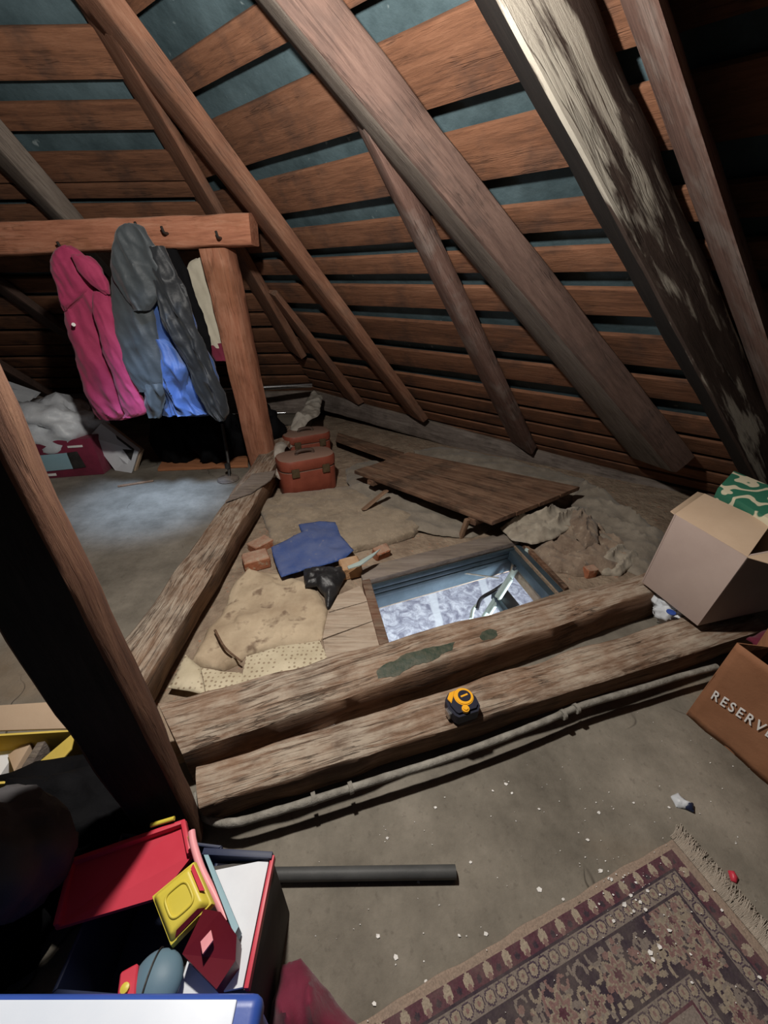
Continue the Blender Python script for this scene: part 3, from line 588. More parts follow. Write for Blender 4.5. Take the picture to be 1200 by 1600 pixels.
slab('label_strip', [onf(.66, .19), onf(.86, .19), onf(.86, .203), onf(.66, .203)], .003, M['white'], t, .0005, (0, 1, 0))
slab('label_strip', [onf(.22, .018), onf(.36, .018), onf(.36, .034), onf(.22, .034)], .003, M['white'], t, .0005, (0, 1, 0))
tag(blob('plastic_bag', Vector((-2.11, 2.5, 0.271))+Vector((0, 0.02, .01)), (.24, .17, .135), M['white_plastic'], None, .5, 4., seed=3.), 'crumpled white plastic bag lying on top of the maroon carton', 'bag')
t = thing('magazine', (-1.62, 2.4, 0), 'silver-white magazine slumped on the floor between the carton and the black pile', 'magazine')
mg = [Vector(q) for q in [(-1.632, 2.385, 0.0), (-1.582, 2.44, 0.123), (-1.799, 2.5, 0.293), (-1.857, 2.44, 0.229), (-1.767, 2.431, 0.0)]]
def ngon_slab(name, pts, off, mat, parent=None):
    P = [Vector(p) for p in pts]; c = sum(P, Vector())/len(P); n_ = len(P)
    return obj(name, [p-c for p in P]+[p-c+Vector(off) for p in P], [tuple(range(n_)), tuple(range(2*n_-1, n_-1, -1))]+[(i, (i+1) % n_, (i+1) % n_+n_, i+n_) for i in range(n_)], mat, parent, False, Matrix.Translation(c))
ngon_slab('cover', mg, (0, .03, .01), M['white_card'], t)
ngon_slab('page_block', [p+Vector((.004, .032, -.004)) for p in mg], (0, .03, .0), M['carton_in'], t)
ngon_slab('dark_print', [lerp(mg[1], mg[2], .1)+Vector((0, -.004, 0)), lerp(mg[1], mg[2], .6)+Vector((0, -.004, 0)), lerp(lerp(mg[1], mg[2], .6), mg[0], .3)+Vector((0, -.004, 0)), lerp(lerp(mg[1], mg[2], .2), mg[0], .5)+Vector((0, -.004, 0))], (0, .003, 0), M['iron'], t)
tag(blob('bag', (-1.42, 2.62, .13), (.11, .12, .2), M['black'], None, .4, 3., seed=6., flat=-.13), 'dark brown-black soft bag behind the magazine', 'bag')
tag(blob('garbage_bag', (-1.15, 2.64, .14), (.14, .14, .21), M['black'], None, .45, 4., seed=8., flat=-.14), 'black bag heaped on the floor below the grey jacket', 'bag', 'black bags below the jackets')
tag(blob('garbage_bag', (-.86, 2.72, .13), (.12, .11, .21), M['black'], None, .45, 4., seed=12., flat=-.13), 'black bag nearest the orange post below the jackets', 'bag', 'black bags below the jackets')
tag(slab('plank', [Vector(q)+Vector((0, 0, .02)) for q in [(-1.47, 2.402, 0.0), (-0.896, 2.451, 0.0), (-0.948, 2.628, 0.0), (-1.514, 2.572, 0.0)]], .018, M['orange_wood'], None, .002), 'orange-brown plank on the floor in front of the black bags', 'plank')
t = thing('metal_stand', (-0.955, 2.237, 0.0), 'iron stand with a round foot and a thin stem beside the orange post', 'stand')
sq = Vector((-0.962, 2.256, 0.0))
def lathe(name, c, prof, mat, parent=None, seg=28, sharp=35):
    V = []; F = []
    for r, z in prof:
        for k in range(seg): a = 2*math.pi*k/seg; V.append((r*math.cos(a), r*math.sin(a), z))
    for i in range(len(prof)-1):
        for k in range(seg): F.append((i*seg+k, i*seg+(k+1) % seg, (i+1)*seg+(k+1) % seg, (i+1)*seg+k))
    F.append(tuple(range(seg))); F.append(tuple((len(prof)-1)*seg+k for k in range(seg)))
    return obj(name, V, F, mat, parent, True, Matrix.Translation(Vector(c)), sharp=sharp)
lathe('foot', sq, [(.062, 0), (.065, .006), (.06, .016), (.045, .02), (.03, .024), (.012, .03)], M['plate'], t)
sq2 = Vector((-0.979, 2.38, 0.319))
tube('stem', [sq+Vector((0.01, 0, .026)), lerp(sq, sq2, .35)+Vector((.012, 0, 0)), sq2], .009, M['iron'], t, 10, 6)
lathe('collar', lerp(sq, sq2, .15)+Vector((.008, 0, .02)), [(.01, 0), (.017, .004), (.017, .03), (.01, .035)], M['iron'], t, 14)
tag(tube('metal_rail', [(-1.454, 3.1, 0.363), (-0.598, 3.45, 0.338)], .022, M['chrome'], None, 12, curve=False), 'shiny metal rail low behind the orange post', 'rail')
tag(tube('metal_rail', [(-1.281, 2.95, 0.225), (-0.751, 3.05, 0.207)], .007, M['chrome'], None, 10, curve=False), 'thin dark metal rod below the shiny rail by the orange post', 'rail')
tag(ngon_slab('plastic_sheet', [(-3.0, 3.0, 0.587), (-2.577, 3.05, 0.385), (-2.581, 2.9, 0.326), (-2.864, 2.8, 0.492)], (0, .02, -.01), M['white_plastic']), 'pale plastic sheet catching light under the far left eaves', 'sheet')
tag(tube('stick', [(-1.593, 2.166, 0.006), (-1.498, 2.209, 0.006), (-1.418, 2.245, 0.006)], .007, M['stick'], None, 7, 4, rnoise=.4), 'dark thin stick lying on the left floor in front of the magazine', 'stick')

# ================================================================ IN THE PIT BETWEEN THE BEAMS
def train_case(bl, br, depth, h, lid, label, group):
    bl = Vector(bl); br = Vector(br); wv = br-bl; w = wv.length; x = wv.normalized(); y = Vector((-x.y, x.x, 0)); ang = math.atan2(x.y, x.x)
    t = thing('train_case', bl+wv*.5+y*depth*.5, label, 'suitcase', group); t.rotation_euler = (0, 0, ang)
    def rr(hw, hd, r, n=7):
        out = []
        for sx, sy, a0 in ((1, 1, 0), (-1, 1, 90), (-1, -1, 180), (1, -1, 270)):
            for k in range(n): a = math.radians(a0+90*k/(n-1)); out.append(((hw-r)*sx+r*math.cos(a), (hd-r)*sy+r*math.sin(a)))
        return out
    def shell(name, z0, z1, inset, mat, rtop):
        V = []; F = []
        lv = [(z0, .004), (z0+.006, 0), (z1-rtop, 0), (z1-rtop*.3, rtop*.3), (z1, rtop)]
        for z, ins in lv: V += [(px, py, z) for px, py in rr(w/2-ins-inset, depth/2-ins-inset, min(depth*.42, w*.22))]
        n_ = 28
        for i in range(len(lv)-1):
            for k in range(n_): F.append((i*n_+k, i*n_+(k+1) % n_, (i+1)*n_+(k+1) % n_, (i+1)*n_+k))
        F.append(tuple(range(n_))); F.append(tuple((len(lv)-1)*n_+k for k in range(n_)))
        o = obj(name, V, F, mat, None, True, None, sharp=40); o.parent = t; return o
    shell('body', 0, h-lid-.006, 0, M['case'], .003); shell('seam', h-lid-.008, h-lid+.002, .004, M['dark_leather'], .001); lid_o = shell('lid', h-lid, h, -.002, M['case'], .016)
    def sub(o): o.parent = t; return o
    P = [(-w*.15, 0, h-.002), (-w*.13, 0, h+.016), (0, 0, h+.022), (w*.13, 0, h+.016), (w*.15, 0, h-.002)]
    sub(tube('handle', P, .011, M['dark_leather'], None, 10, 5))
    for s in (-1, 1):
        l = hexa('latch', [Vector((s*w*.27+dx*.022, -depth/2-.004+dy, h-lid-.03+dz)) for dz in (0, .05) for dx, dy in ((-1, -.008), (1, -.008), (1, .006), (-1, .006))], M['brass'], None, .003); l.parent = lid_o
    return t
train_case((-0.576, 2.075, -0.05), (-0.272, 2.224, -0.05), .2, .225, .068, 'dusty red-brown train case with a top handle, nearest of the two by the left beam', 'train cases in the corner')
train_case((-0.661, 2.601, -0.05), (-0.362, 2.741, -0.05), .2, .2, .06, 'dusty red-brown train case standing behind the other one', 'train cases in the corner')

tag(sheet('quilt', [(-0.705, 1.982, -0.05), (-0.58, 2.091, -0.05), (-0.384, 2.146, -0.05), (-0.195, 2.195, -0.05), (-0.036, 1.975, -0.05), (0.165, 1.819, -0.05), (0.176, 1.696, -0.05), (0.149, 1.643, -0.05), (0.02, 1.583, -0.05), (-0.141, 1.512, -0.05), (-0.36, 1.537, -0.05), (-0.526, 1.566, -0.05)], M['quilt'], None, .03, .008, .04, .010, 10., .012, .008, facet=.022, ff=12.), 'folded dusty brown patterned quilt lying in front of the train case', 'quilt')
tag(sheet('blue_card', [(-0.511, 1.497, 0.0), (-0.459, 1.555, 0.0), (-0.398, 1.627, 0.0), (-0.424, 1.7, 0.0), (-0.323, 1.729, 0.0), (-0.244, 1.721, 0.0), (-0.204, 1.588, 0.0), (-0.137, 1.484, -0.01), (-0.181, 1.418, -0.015), (-0.288, 1.369, -0.015), (-0.423, 1.302, -0.015), (-0.468, 1.386, -0.005)], M['blue_sheet'], None, .003, .004, .03, .004, 8., .010, .004, facet=.018, ff=8.), 'torn dusty blue card lying across the quilt edge', 'card')
bk = lambda px: Vector(px)
tag(brick('brick', Vector((-0.564, 1.431, -0.05))+Vector((0, 0, .028)), (.11, .085, .056), .45, M['brick']), 'broken orange-red brick beside the blue card and the left beam', 'brick', 'loose bricks in the pit')
tag(brick('brick', Vector((-0.604, 1.552, -0.05))+Vector((0.02, .02, .018)), (.10, .07, .04), .9, M['brick']), 'pinkish brick lump behind the broken orange brick', 'brick', 'loose bricks in the pit')
tag(brick('brick', Vector((-0.146, 1.368, -0.05))+Vector((0, 0, .03)), (.085, .08, .06), .35, M['buff_brick']), 'buff brick at the near left corner of the hatch', 'brick', 'loose bricks in the pit')
tag(brick('brick', Vector((-0.014, 1.489, -0.05))+Vector((0, 0, .025)), (.075, .05, .05), .6, M['brick'], None, .3), 'small brown brick lump at the back left of the hatch', 'brick', 'loose bricks in the pit')
tag(brick('brick', Vector((0.863, 1.338, -0.05))+Vector((0, 0, .02)), (.05, .04, .045), .2, M['brick']), 'small red brick piece below the cloth heap right of the hatch', 'brick', 'loose bricks in the pit')
tag(ngon_slab('knife', [Vector(q)+Vector((0, 0, .01)) for q in [(-0.151, 1.307, 0.02), (-0.108, 1.33, 0.025), (-0.018, 1.399, 0.04), (-0.047, 1.355, 0.035), (-0.096, 1.308, 0.025), (-0.145, 1.29, 0.02)]], (0, 0, .004), M['mint']), 'pale greenish blade-like strip resting on the buff brick', 'strip')
t = tag(sheet('plastic_scrap', [(-0.341, 1.333, -0.01), (-0.257, 1.346, -0.005), (-0.175, 1.347, -0.01), (-0.158, 1.304, -0.02), (-0.182, 1.242, -0.035), (-0.211, 1.15, -0.045), (-0.22, 1.143, -0.045), (-0.241, 1.206, -0.03), (-0.274, 1.249, -0.02), (-0.315, 1.245, -0.02)], M['black_plastic'], None, .006, .022, .03, .010, 16., .006, .006, facet=.03, ff=26.), 'crumpled black plastic scrap hanging below the blue card', 'scrap')
# papers and planks left of the hatch
tag(sheet('paper_sheet', [(-0.612, 1.11, -0.05), (-0.625, 1.295, -0.05), (-0.586, 1.389, -0.05), (-0.442, 1.364, -0.05), (-0.329, 1.311, -0.05), (-0.259, 1.229, -0.05), (-0.217, 1.138, -0.05), (-0.221, 0.986, -0.05), (-0.331, 0.962, -0.05), (-0.456, 0.929, -0.05), (-0.478, 0.89, -0.05), (-0.515, 0.866, -0.05), (-0.632, 0.892, -0.05), (-0.635, 1.046, -0.05)], M['paper'], None, .004, .006, .03, .006, 6., .008, .006, facet=.055, ff=9.), 'big crumpled tan paper sheet filling the pit left of the hatch', 'paper')
tag(sheet('paper_sheet', [(-0.452, 0.906, -0.03), (-0.347, 0.95, -0.03), (-0.222, 0.97, -0.03), (-0.183, 0.884, -0.03), (-0.302, 0.832, -0.03), (-0.437, 0.797, -0.03)], M['dotted'], None, .003, .003, .03, .004, 7., .014, .003), 'pale dotted wallpaper piece in the middle along the front beam', 'paper', 'dotted wallpaper scraps')
tag(sheet('paper_sheet', [(-0.647, 0.786, -0.02), (-0.643, 0.903, -0.015), (-0.575, 0.852, -0.015), (-0.527, 0.761, -0.02)], M['dotted'], None, .003, .008, .03, .004, 7., .012, .002), 'pale dotted triangular wallpaper piece tucked beside the left beam', 'paper', 'dotted wallpaper scraps')
tag(sheet('paper_sheet', [(-0.59, 0.875, -0.042), (-0.521, 0.859, -0.042), (-0.453, 0.853, -0.042), (-0.432, 0.811, -0.042), (-0.534, 0.773, -0.042)], M['dotted'], None, .003, .003, .03, .004, 7., .012, .003), 'greyer dotted wallpaper piece between the two paler ones', 'paper', 'dotted wallpaper scraps')
for i, (pts, lab) in enumerate([([(-0.212, 0.976, -0.03), (-0.027, 1.07, -0.03), (0.008, 0.973, -0.03), (0.008, 0.918, -0.03), (-0.184, 0.869, -0.03)], 'pale dusty plank next to the front beam, left of the hatch'),
                                ([(-0.212, 1.106, -0.03), (-0.065, 1.166, -0.03), (-0.027, 1.073, -0.03), (-0.215, 0.982, -0.03)], 'pale dusty plank left of the hatch, middle one of three'),
                                ([(-0.184, 1.205, -0.03), (-0.101, 1.262, -0.03), (-0.065, 1.17, -0.03), (-0.208, 1.113, -0.03)], 'short pale plank left of the hatch beside the black plastic scrap')]):
    tag(ngon_slab('plank', pts, (0, 0, -.016), M['pale_plank']), lab, 'plank', 'pale planks by the hatch')
tag(tube('twig', [(-0.584, 1.001, -0.005), (-0.525, 0.928, -0.01), (-0.457, 0.879, -0.02)], (.0045, .003), M['stick'], None, 7, 5), 'thin brown twig on the tan paper near the left beam', 'stick')
# hatch lining
hx = (HC-HA); ha = (HB2-HA)
t = thing('hatch_frame', HA+hx*.5+ha*.5, 'wood and blue-grey metal frame lining the open floor hatch', 'frame')
def bar(name, a, b, inw, w, z0, z1, mat, bev=.003):
    a = Vector(a); b = Vector(b); k = Vector(inw).normalized()*w
    return hexa(name, [Vector((p.x, p.y, z0)) for p in (a, b, b+k, a+k)]+[Vector((p.x, p.y, z1)) for p in (a, b, b+k, a+k)], mat, t, bev)
nx_ = hx.normalized(); na_ = ha.normalized()
bar('left_board', HA, HB2, nx_*-1, .035, -.16, ZF+.028, M['rafter_red'])
bar('back_board', HA-nx_*.03, HC+nx_*.03, na_*-1, .095, ZF-.05, ZF+.02, M['plate'])
for z in (-.067, -.092, -.117): bar('metal_rail', HA, HC, na_, .012, z-.01, z+.01, M['steel'])
bar('metal_panel', HA, HC, na_, .007, -.19, -.055, M['steel'])
bar('right_rail', HC-nx_*.0, HD, nx_*-1, .03, -.11, ZF-.012, M['steel'])
bar('right_rail', HC+nx_*.03, HD+nx_*.03, nx_*-1, .022, -.1, ZF+.006, M['steel'])
bar('right_board', HC+nx_*.055, HD+nx_*.055, nx_*-1, .02, -.12, ZF+.015, M['plank'])
# loft ladder seen in the hatch
t = thing('loft_ladder', (0.565, 1.459, -0.2), 'pale mint folding loft ladder with a black arm inside the hatch', 'ladder')
tube('rail', [(0.667, 1.524, -0.04), (0.469, 1.408, -0.35)], .014, M['mint'], t, 12, curve=False)
tube('rail', [(0.588, 1.456, -0.16), (0.49, 1.397, -0.32)], .008, M['mint'], t, 12, curve=False)
tube('support_arm', [(0.431, 1.411, -0.3), (0.461, 1.463, -0.28), (0.535, 1.492, -0.25), (0.596, 1.506, -0.2), (0.604, 1.478, -0.1)], .009, M['black_metal'], t, 10, 6)
tube('cable', [(0.391, 1.345, -0.3), (0.412, 1.407, -0.3), (0.436, 1.437, -0.3)], .009, M['mint'], t, 10, 4)
slab('step', [(0.527, 1.473, -0.25), (0.585, 1.505, -0.25), (0.616, 1.383, -0.25), (0.557, 1.35, -0.25)], .02, M['black_metal'], t, .002)
slab('step_edge', [(0.507, 1.464, -0.25), (0.527, 1.473, -0.25), (0.557, 1.35, -0.25), (0.532, 1.342, -0.25)], .03, M['steel'], t, .002)
tube('brace_rod', [(0.258, 1.481, -0.12), (0.394, 1.458, -0.13), (0.52, 1.441, -0.14)], .0035, M['conduit'], t, 8, curve=False)
# debris on the floor below
for k, (x, y, s, m) in enumerate([(.42, 1.72, .06, 'red'), (.5, 1.62, .05, 'white'), (.36, 1.85, .05, 'iron'), (.6, 1.9, .04, 'white'), (.3, 1.66, .04, 'carton_in')]):
    tag(brick('rubble_piece', (x+.1, y+.15, LZ+s*.3), (s, s*.8, s*.6), k, M[m]), ['small red rubble piece', 'larger white rubble piece', 'dark rubble piece', 'small white rubble piece', 'small tan rubble piece'][k]+' on the room floor seen through the hatch', 'rubble', 'rubble on the floor below the hatch')

# plank panel on its legs, over the grey canvas
t = thing('low_plank_table', (0.446, 1.916, 0.08), 'dark weathered panel of planks lying like a low table over the grey canvas', 'panel')
PAc = [Vector(q) for q in [(-0.173, 2.149, 0.1), (0.488, 1.557, 0.09), (1.04, 1.899, 0.1), (0.169, 2.423, 0.11)]]
for k in range(4):
    a0, a1 = k/4+.006, (k+1)/4-.006
    q = [lerp(PAc[0], PAc[3], a0), lerp(PAc[1], PAc[2], a0), lerp(PAc[1], PAc[2], a1), lerp(PAc[0], PAc[3], a1)]
    dn = Vector((0, 0, -.022)); up_ = Vector((0, 0, random.uniform(-.003, .004)))
    q = [p+up_ for p in q]
    timber('plank', [q[0]+dn, q[3]+dn, q[3], q[0], q[1]+dn, q[2]+dn, q[2], q[1]], M['plank'], t, 20, .004)
for f in (.12, .86):
    a = lerp(PAc[0], PAc[1], f)+Vector((0, 0, -.024)); b = lerp(PAc[3], PAc[2], f)+Vector((0, 0, -.024)); w_ = (PAc[1]-PAc[0]).normalized()*.05; dn = Vector((0, 0, -.03))
    timber('batten', [a+dn, a, a+w_, a+w_+dn, b+dn, b, b+w_, b+w_+dn], M['plank'], t, 8, .003)
for top, bot in [((0.018, 1.924, 0.07), (-0.101, 1.846, 0.0)), ((0.402, 1.623, 0.06), (0.38, 1.633, -0.05))]:
    a = Vector(top); b = Vector(bot); w_ = Vector((.022, .008, 0)); k_ = Vector((-.01, .02, 0))
    timber('leg', [b-w_*.5, b+w_*.5, b+w_*.5+k_, b-w_*.5+k_, a-w_*.5, a+w_*.5, a+w_*.5+k_, a-w_*.5+k_], M['stick'], t, 5, .002)
tag(timber('plank', [Vector(q) for q in [(-0.383, 3.057, -0.03), (-0.385, 3.292, -0.03), (-0.357, 3.052, 0.045), (-0.355, 2.835, 0.045), (0.084, 2.578, -0.03), (0.157, 2.792, -0.03), (0.144, 2.575, 0.05), (0.077, 2.378, 0.05)]], M['plank'], None, 16, .006), 'reddish-brown rough plank behind the grey canvas near the train cases', 'plank')
# canvas under and behind the panel
tag(sheet('canvas', [(-0.209, 2.142, -0.02), (-0.259, 2.509, -0.05), (-0.177, 2.623, -0.05), (0.241, 2.776, -0.05), (0.221, 2.831, -0.03), (0.443, 2.881, -0.02), (0.633, 2.736, -0.01), (0.882, 2.552, -0.01), (1.077, 2.367, -0.01), (1.227, 2.222, -0.01), (1.189, 2.081, -0.02), (1.043, 1.966, -0.05), (0.67, 1.794, -0.05), (0.42, 1.632, -0.05), (0.28, 1.642, -0.04), (0.127, 1.701, -0.03), (-0.035, 1.893, -0.03)], M['tarp'], None, .004, .010, .06, .008, 6., .014, .012, facet=.035, ff=7., fold=(.022, 26., 1.3)), 'grey canvas sheet spread under the plank panel', 'canvas')
tag(sheet('canvas', [(1.191, 2.198, -0.02), (1.239, 2.064, 0.0), (1.301, 1.83, -0.02), (1.368, 1.625, -0.05), (1.224, 1.418, -0.05), (1.063, 1.309, -0.05), (0.982, 1.471, -0.05), (0.977, 1.692, -0.05), (1.023, 1.909, -0.02)], M['tarp'], None, .004, .02, .06, .012, 6., .010, .012, facet=.045, ff=8., fold=(.045, 30., 1.0)), 'grey-brown canvas draped right of the panel down toward the cardboard box', 'canvas')
t = tag(sheet('sack', [(0.702, 1.517, -0.05), (0.791, 1.666, -0.05), (0.923, 1.756, -0.05), (1.055, 1.722, -0.05), (1.113, 1.584, -0.05), (1.125, 1.493, -0.05), (1.072, 1.383, -0.05), (0.973, 1.34, -0.05), (0.804, 1.326, -0.05), (0.717, 1.367, -0.05), (0.694, 1.427, -0.05)], M['sack'], None, .008, .028, .05, .010, 9., .007, .012, facet=.05, ff=13., fold=(.035, 45., .9)), 'brown dusty sack heaped right of the hatch', 'sack')
tag(sheet('sack', [(0.94, 1.453, -0.03), (1.07, 1.512, -0.03), (1.115, 1.45, -0.03), (1.126, 1.42, -0.05), (0.985, 1.323, -0.05), (0.919, 1.341, -0.05)], M['white_sack'], None, .012, .016, .04, .008, 9., .006, .010, facet=.04, ff=18., fold=(.03, 60., 2.2)), 'paler brown cloth bunched at the right end of the sack heap', 'cloth')
tag(sheet('sack', [(0.573, 1.665, -0.01), (0.638, 1.709, 0.0), (0.816, 1.777, 0.03), (1.003, 1.794, 0.03), (0.92, 1.66, 0.0), (0.793, 1.546, 0.0), (0.67, 1.51, -0.01), (0.593, 1.549, -0.01)], M['white_sack'], None, .008, .014, .04, .008, 8., .006, .012, facet=.035, ff=14., fold=(.045, 50., 1.9)), 'pale torn cloth under the right end of the plank panel', 'cloth')
tag(sheet('sack', [(0.954, 1.765, 0.02), (1.007, 1.724, 0.02), (1.014, 1.636, 0.02), (0.969, 1.5, 0.0), (0.893, 1.46, 0.0), (0.885, 1.556, 0.0), (0.904, 1.669, 0.02)], M['sack'], None, .012, .022, .04, .010, 9., .006, .008, facet=.04, ff=16., fold=(.035, 70., 2.6)), 'knotted brown cloth between the pale cloth and the draped canvas', 'cloth')
# plastic sheet over the far end of the left beam
tag(sheet('plastic_sheet', [(-0.628, 2.05, 0.12), (-0.603, 2.154, 0.05), (-0.633, 2.605, 0.08), (-0.503, 3.085, 0.17), (-0.52, 3.525, 0.22), (-0.64, 3.691, 0.23), (-0.66, 2.981, 0.2), (-0.693, 2.443, 0.16)], M['clear_plastic'], None, .003, .008, .03, .008, 8., .010, .008, facet=.045, ff=14.), 'creased translucent plastic sheet draped over the far end of the left beam', 'sheet')
tag(sheet('board', [(-0.767, 1.708, 0.125), (-0.729, 2.041, 0.125), (-0.609, 2.092, 0.125), (-0.607, 1.968, 0.125), (-0.669, 1.797, 0.125)], M['plate'], None, .006, 0., .03, .003, 7., .016, .004), 'thin grey board scrap on the left beam at the foot of the orange post', 'board')

# ================================================================ ON THE NEAR BEAM
t = thing('tape_measure', (0.185, 0.615, 0.118), 'yellow and navy-black tape measure lying on the nearer beam', 'tape measure')
tc_ = Vector((0.184, 0.612, 0.118)); ax = Vector((.92, .38, 0)).normalized(); ay = Vector((-ax.y, ax.x, 0))
def tm(name, outline, z0, z1, mat, bev=.004):
    P = [tc_+ax*x+ay*y for x, y in outline]; n_ = len(P)
    bm = bmesh.new(); b0 = [bm.verts.new(p-tc_+Vector((0, 0, z0))) for p in P]; b1 = [bm.verts.new(p-tc_+Vector((0, 0, z1))) for p in P]
    bm.faces.new(b0); top = bm.faces.new(b1)
    for i in range(n_): bm.faces.new((b0[i], b0[(i+1) % n_], b1[(i+1) % n_], b1[i]))
    bmesh.ops.recalc_face_normals(bm, faces=bm.faces)
    bmesh.ops.bevel(bm, geom=[e for e in bm.edges if e in top.edges], offset=bev, segments=2, affect='EDGES')
    me = bpy.data.meshes.new(name); bm.to_mesh(me); bm.free(); smooth(me); me.set_sharp_from_angle(angle=math.radians(40)); me.materials.append(mat)
    o = bpy.data.objects.new(name, me); COL.objects.link(o); o.location = tc_; o.parent = t; o.matrix_parent_inverse = t.matrix_basis.inverted(); return o
circ = lambda cx, cy, r, n_=24: [(cx+r*math.cos(2*math.pi*k/n_), cy+r*math.sin(2*math.pi*k/n_)) for k in range(n_)]
tm('case', [(-.036, -.022), (-.030, -.030), (.02, -.034), (.032, -.024), (.036, .0), (.03, .024), (.012, .034), (-.02, .034), (-.036, .022), (-.04, 0)], 0, .032, M['tape_navy'], .006)
tm('front_panel', circ(.006, .008, .0235), .030, .035, M['tape_yellow'], .002)
tm('front_panel', [(-.03, .004), (-.012, .022), (-.004, .03), (-.02, .03), (-.033, .018)], .030, .0345, M['tape_yellow'], .001)
tm('label_disc', circ(.008, .008, .0155), .034, .0362, M['tape_navy'], .001)
tm('label_strip', [(-.002, .006), (.017, .006), (.017, .0105), (-.002, .0105)], .036, .0368, M['tape_yellow'], .0003)
tm('lock_button', circ(-.008, -.022, .009, 16), .030, .039, M['tape_yellow'], .003)
tm('hook', [(-.045, -.012), (-.036, -.012), (-.036, .006), (-.045, .006)], .002, .02, M['chrome'], .001)
# cable hung along the near beam
cable = tag(tube('cable', [(-0.413, 0.463, 0.06), (-0.396, 0.433, 0.045), (-0.356, 0.412, 0.05), (-0.307, 0.407, 0.058), (-0.245, 0.421, 0.06), (-0.156, 0.445, 0.06), (-0.062, 0.472, 0.06), (0.052, 0.504, 0.06), (0.142, 0.53, 0.06), (0.271, 0.572, 0.06), (0.394, 0.615, 0.06), (0.479, 0.647, 0.062), (0.547, 0.668, 0.062), (0.686, 0.706, 0.06), (0.813, 0.742, 0.06), (0.944, 0.775, 0.06)], .0085, M['conduit'], None, 10, 6, rnoise=.18), 'dusty grey cable clipped along the front of the nearer beam', 'cable')
for q in [(-0.156, 0.447, 0.062), (-0.079, 0.467, 0.062), (0.487, 0.647, 0.064), (0.448, 0.632, 0.062)]:
    q = Vector(q); x = Vector((.93, .36, 0)); tube('clip', [q-x*.004, q+x*.005], .0125, M['conduit'], cable, 10)
tag(ngon_slab('paper_strip', [(-0.198, 0.6, 0.03), (-0.138, 0.637, 0.03), (-0.127, 0.626, 0.03), (-0.158, 0.603, 0.03)], (0, 0, .004), M['flake']), 'white paper strip in the gap between the two front beams', 'paper', 'white scraps in the gap between the beams')
tag(ngon_slab('paper_strip', [(-0.352, 0.57, 0.03), (-0.312, 0.576, 0.03), (-0.312, 0.561, 0.03), (-0.344, 0.555, 0.03)], (0, 0, .004), M['flake']), 'small white paper scrap at the left end of the gap between the beams', 'paper', 'white scraps in the gap between the beams')

# ================================================================ RIGHT: CARDBOARD BOX, BAGS
t = thing('cardboard_box', (0.872, 1.064, 0.135), 'open mauve-brown cardboard box standing across the beams at the right', 'box')
bA, bB, tA, tB = [Vector(q) for q in [(0.872, 1.064, 0.135), (0.92, 0.859, 0.135), (0.877, 1.043, 0.411), (0.927, 0.828, 0.406)]]
dx = Vector((.31, .075, 0))
hexa('side_panel', [bA, bB, bB+Vector((.006, 0, 0)), bA+Vector((.006, 0, 0)), tA, tB, tB+Vector((.006, 0, 0)), tA+Vector((.006, 0, 0))], M['carton'], t, .001)
hexa('side_panel', [bB, bB+dx, bB+dx+Vector((0, .006, 0)), bB+Vector((0, .006, 0)), tB, tB+dx, tB+dx+Vector((0, .006, 0)), tB+Vector((0, .006, 0))], M['carton'], t, .001)
hexa('side_panel', [bA, bA+dx, bA+dx-Vector((0, .006, 0)), bA-Vector((0, .006, 0)), tA, tA+dx, tA+dx-Vector((0, .006, 0)), tA-Vector((0, .006, 0))], M['carton'], t, .001)
hexa('side_panel', [bA+dx, bB+dx, bB+dx-Vector((.006, 0, 0)), bA+dx-Vector((.006, 0, 0)), tA+dx, tB+dx, tB+dx-Vector((.006, 0, 0)), tA+dx-Vector((.006, 0, 0))], M['carton'], t, .001)
hexa('bottom', [bA, bB, bB+dx, bA+dx]+[q+Vector((0, 0, .006)) for q in (bA, bB, bB+dx, bA+dx)], M['carton'], t, .001)
slab('flap', [(0.877, 1.043, 0.411), (0.927, 0.828, 0.406), (1.053, 0.926, 0.444), (1.014, 1.123, 0.439)], .005, M['carton_in'], t, .001)
slab('flap', [(0.877, 1.043, 0.411), (0.874, 1.058, 0.413), (1.038, 1.178, 0.418), (1.069, 1.183, 0.408)], .004, M['carton_in'], t, .001)
slab('flap', [tB, tB+Vector((.02, -.05, .012)), tB+dx+Vector((.02, -.05, .01)), tB+dx], .005, M['carton_in'], t, .001)
t = thing('gift_box', (1.262, 1.187, 0.358), 'box wrapped in dark green paper with cream leaf pattern, in the cardboard box', 'box')
GT = [Vector(q) for q in [(1.047, 1.122, 0.458), (1.159, 1.211, 0.478), (1.196, 0.992, 0.478), (1.037, 0.875, 0.458)]]
def giftmat():
    m, nt, b = newmat('green_leaf_wrapping'); tc = N(nt, 'ShaderNodeTexCoord')
    w = N(nt, 'ShaderNodeTexWave', wave_type='BANDS', bands_direction='DIAGONAL'); w.inputs['Scale'].default_value = 5.; w.inputs['Distortion'].default_value = 9.; w.inputs['Detail'].default_value = 1.; w.inputs['Detail Scale'].default_value = 3.
    nt.links.new(tc.outputs['Object'], w.inputs['Vector'])
    c = mix(nt, ramp(nt, w.outputs['Fac'], [(.62, 0.), (.72, 1.)]), (.025, .13, .08), (.55, .50, .36)); nt.links.new(c, b.inputs['Base Color']); b.inputs['Roughness'].default_value = .5; return m
M['gift'] = giftmat()
slab('lid', GT, .035, M['gift'], t, .003)
cg = sum(GT, Vector())/4
slab('body', [cg+(q-cg)*.95+Vector((0, 0, -.034)) for q in GT], .16, M['carton_in'], t, .003)
t = tag(blob('crumpled_wrapper', Vector((0.941, 0.969, 0.09))+Vector((0.0, .02, -.01)), (.042, .04, .04), M['white_plastic'], None, .5, 4., seed=21.), 'crumpled white wrapper with a blue mark wedged under the cardboard box', 'wrapper')
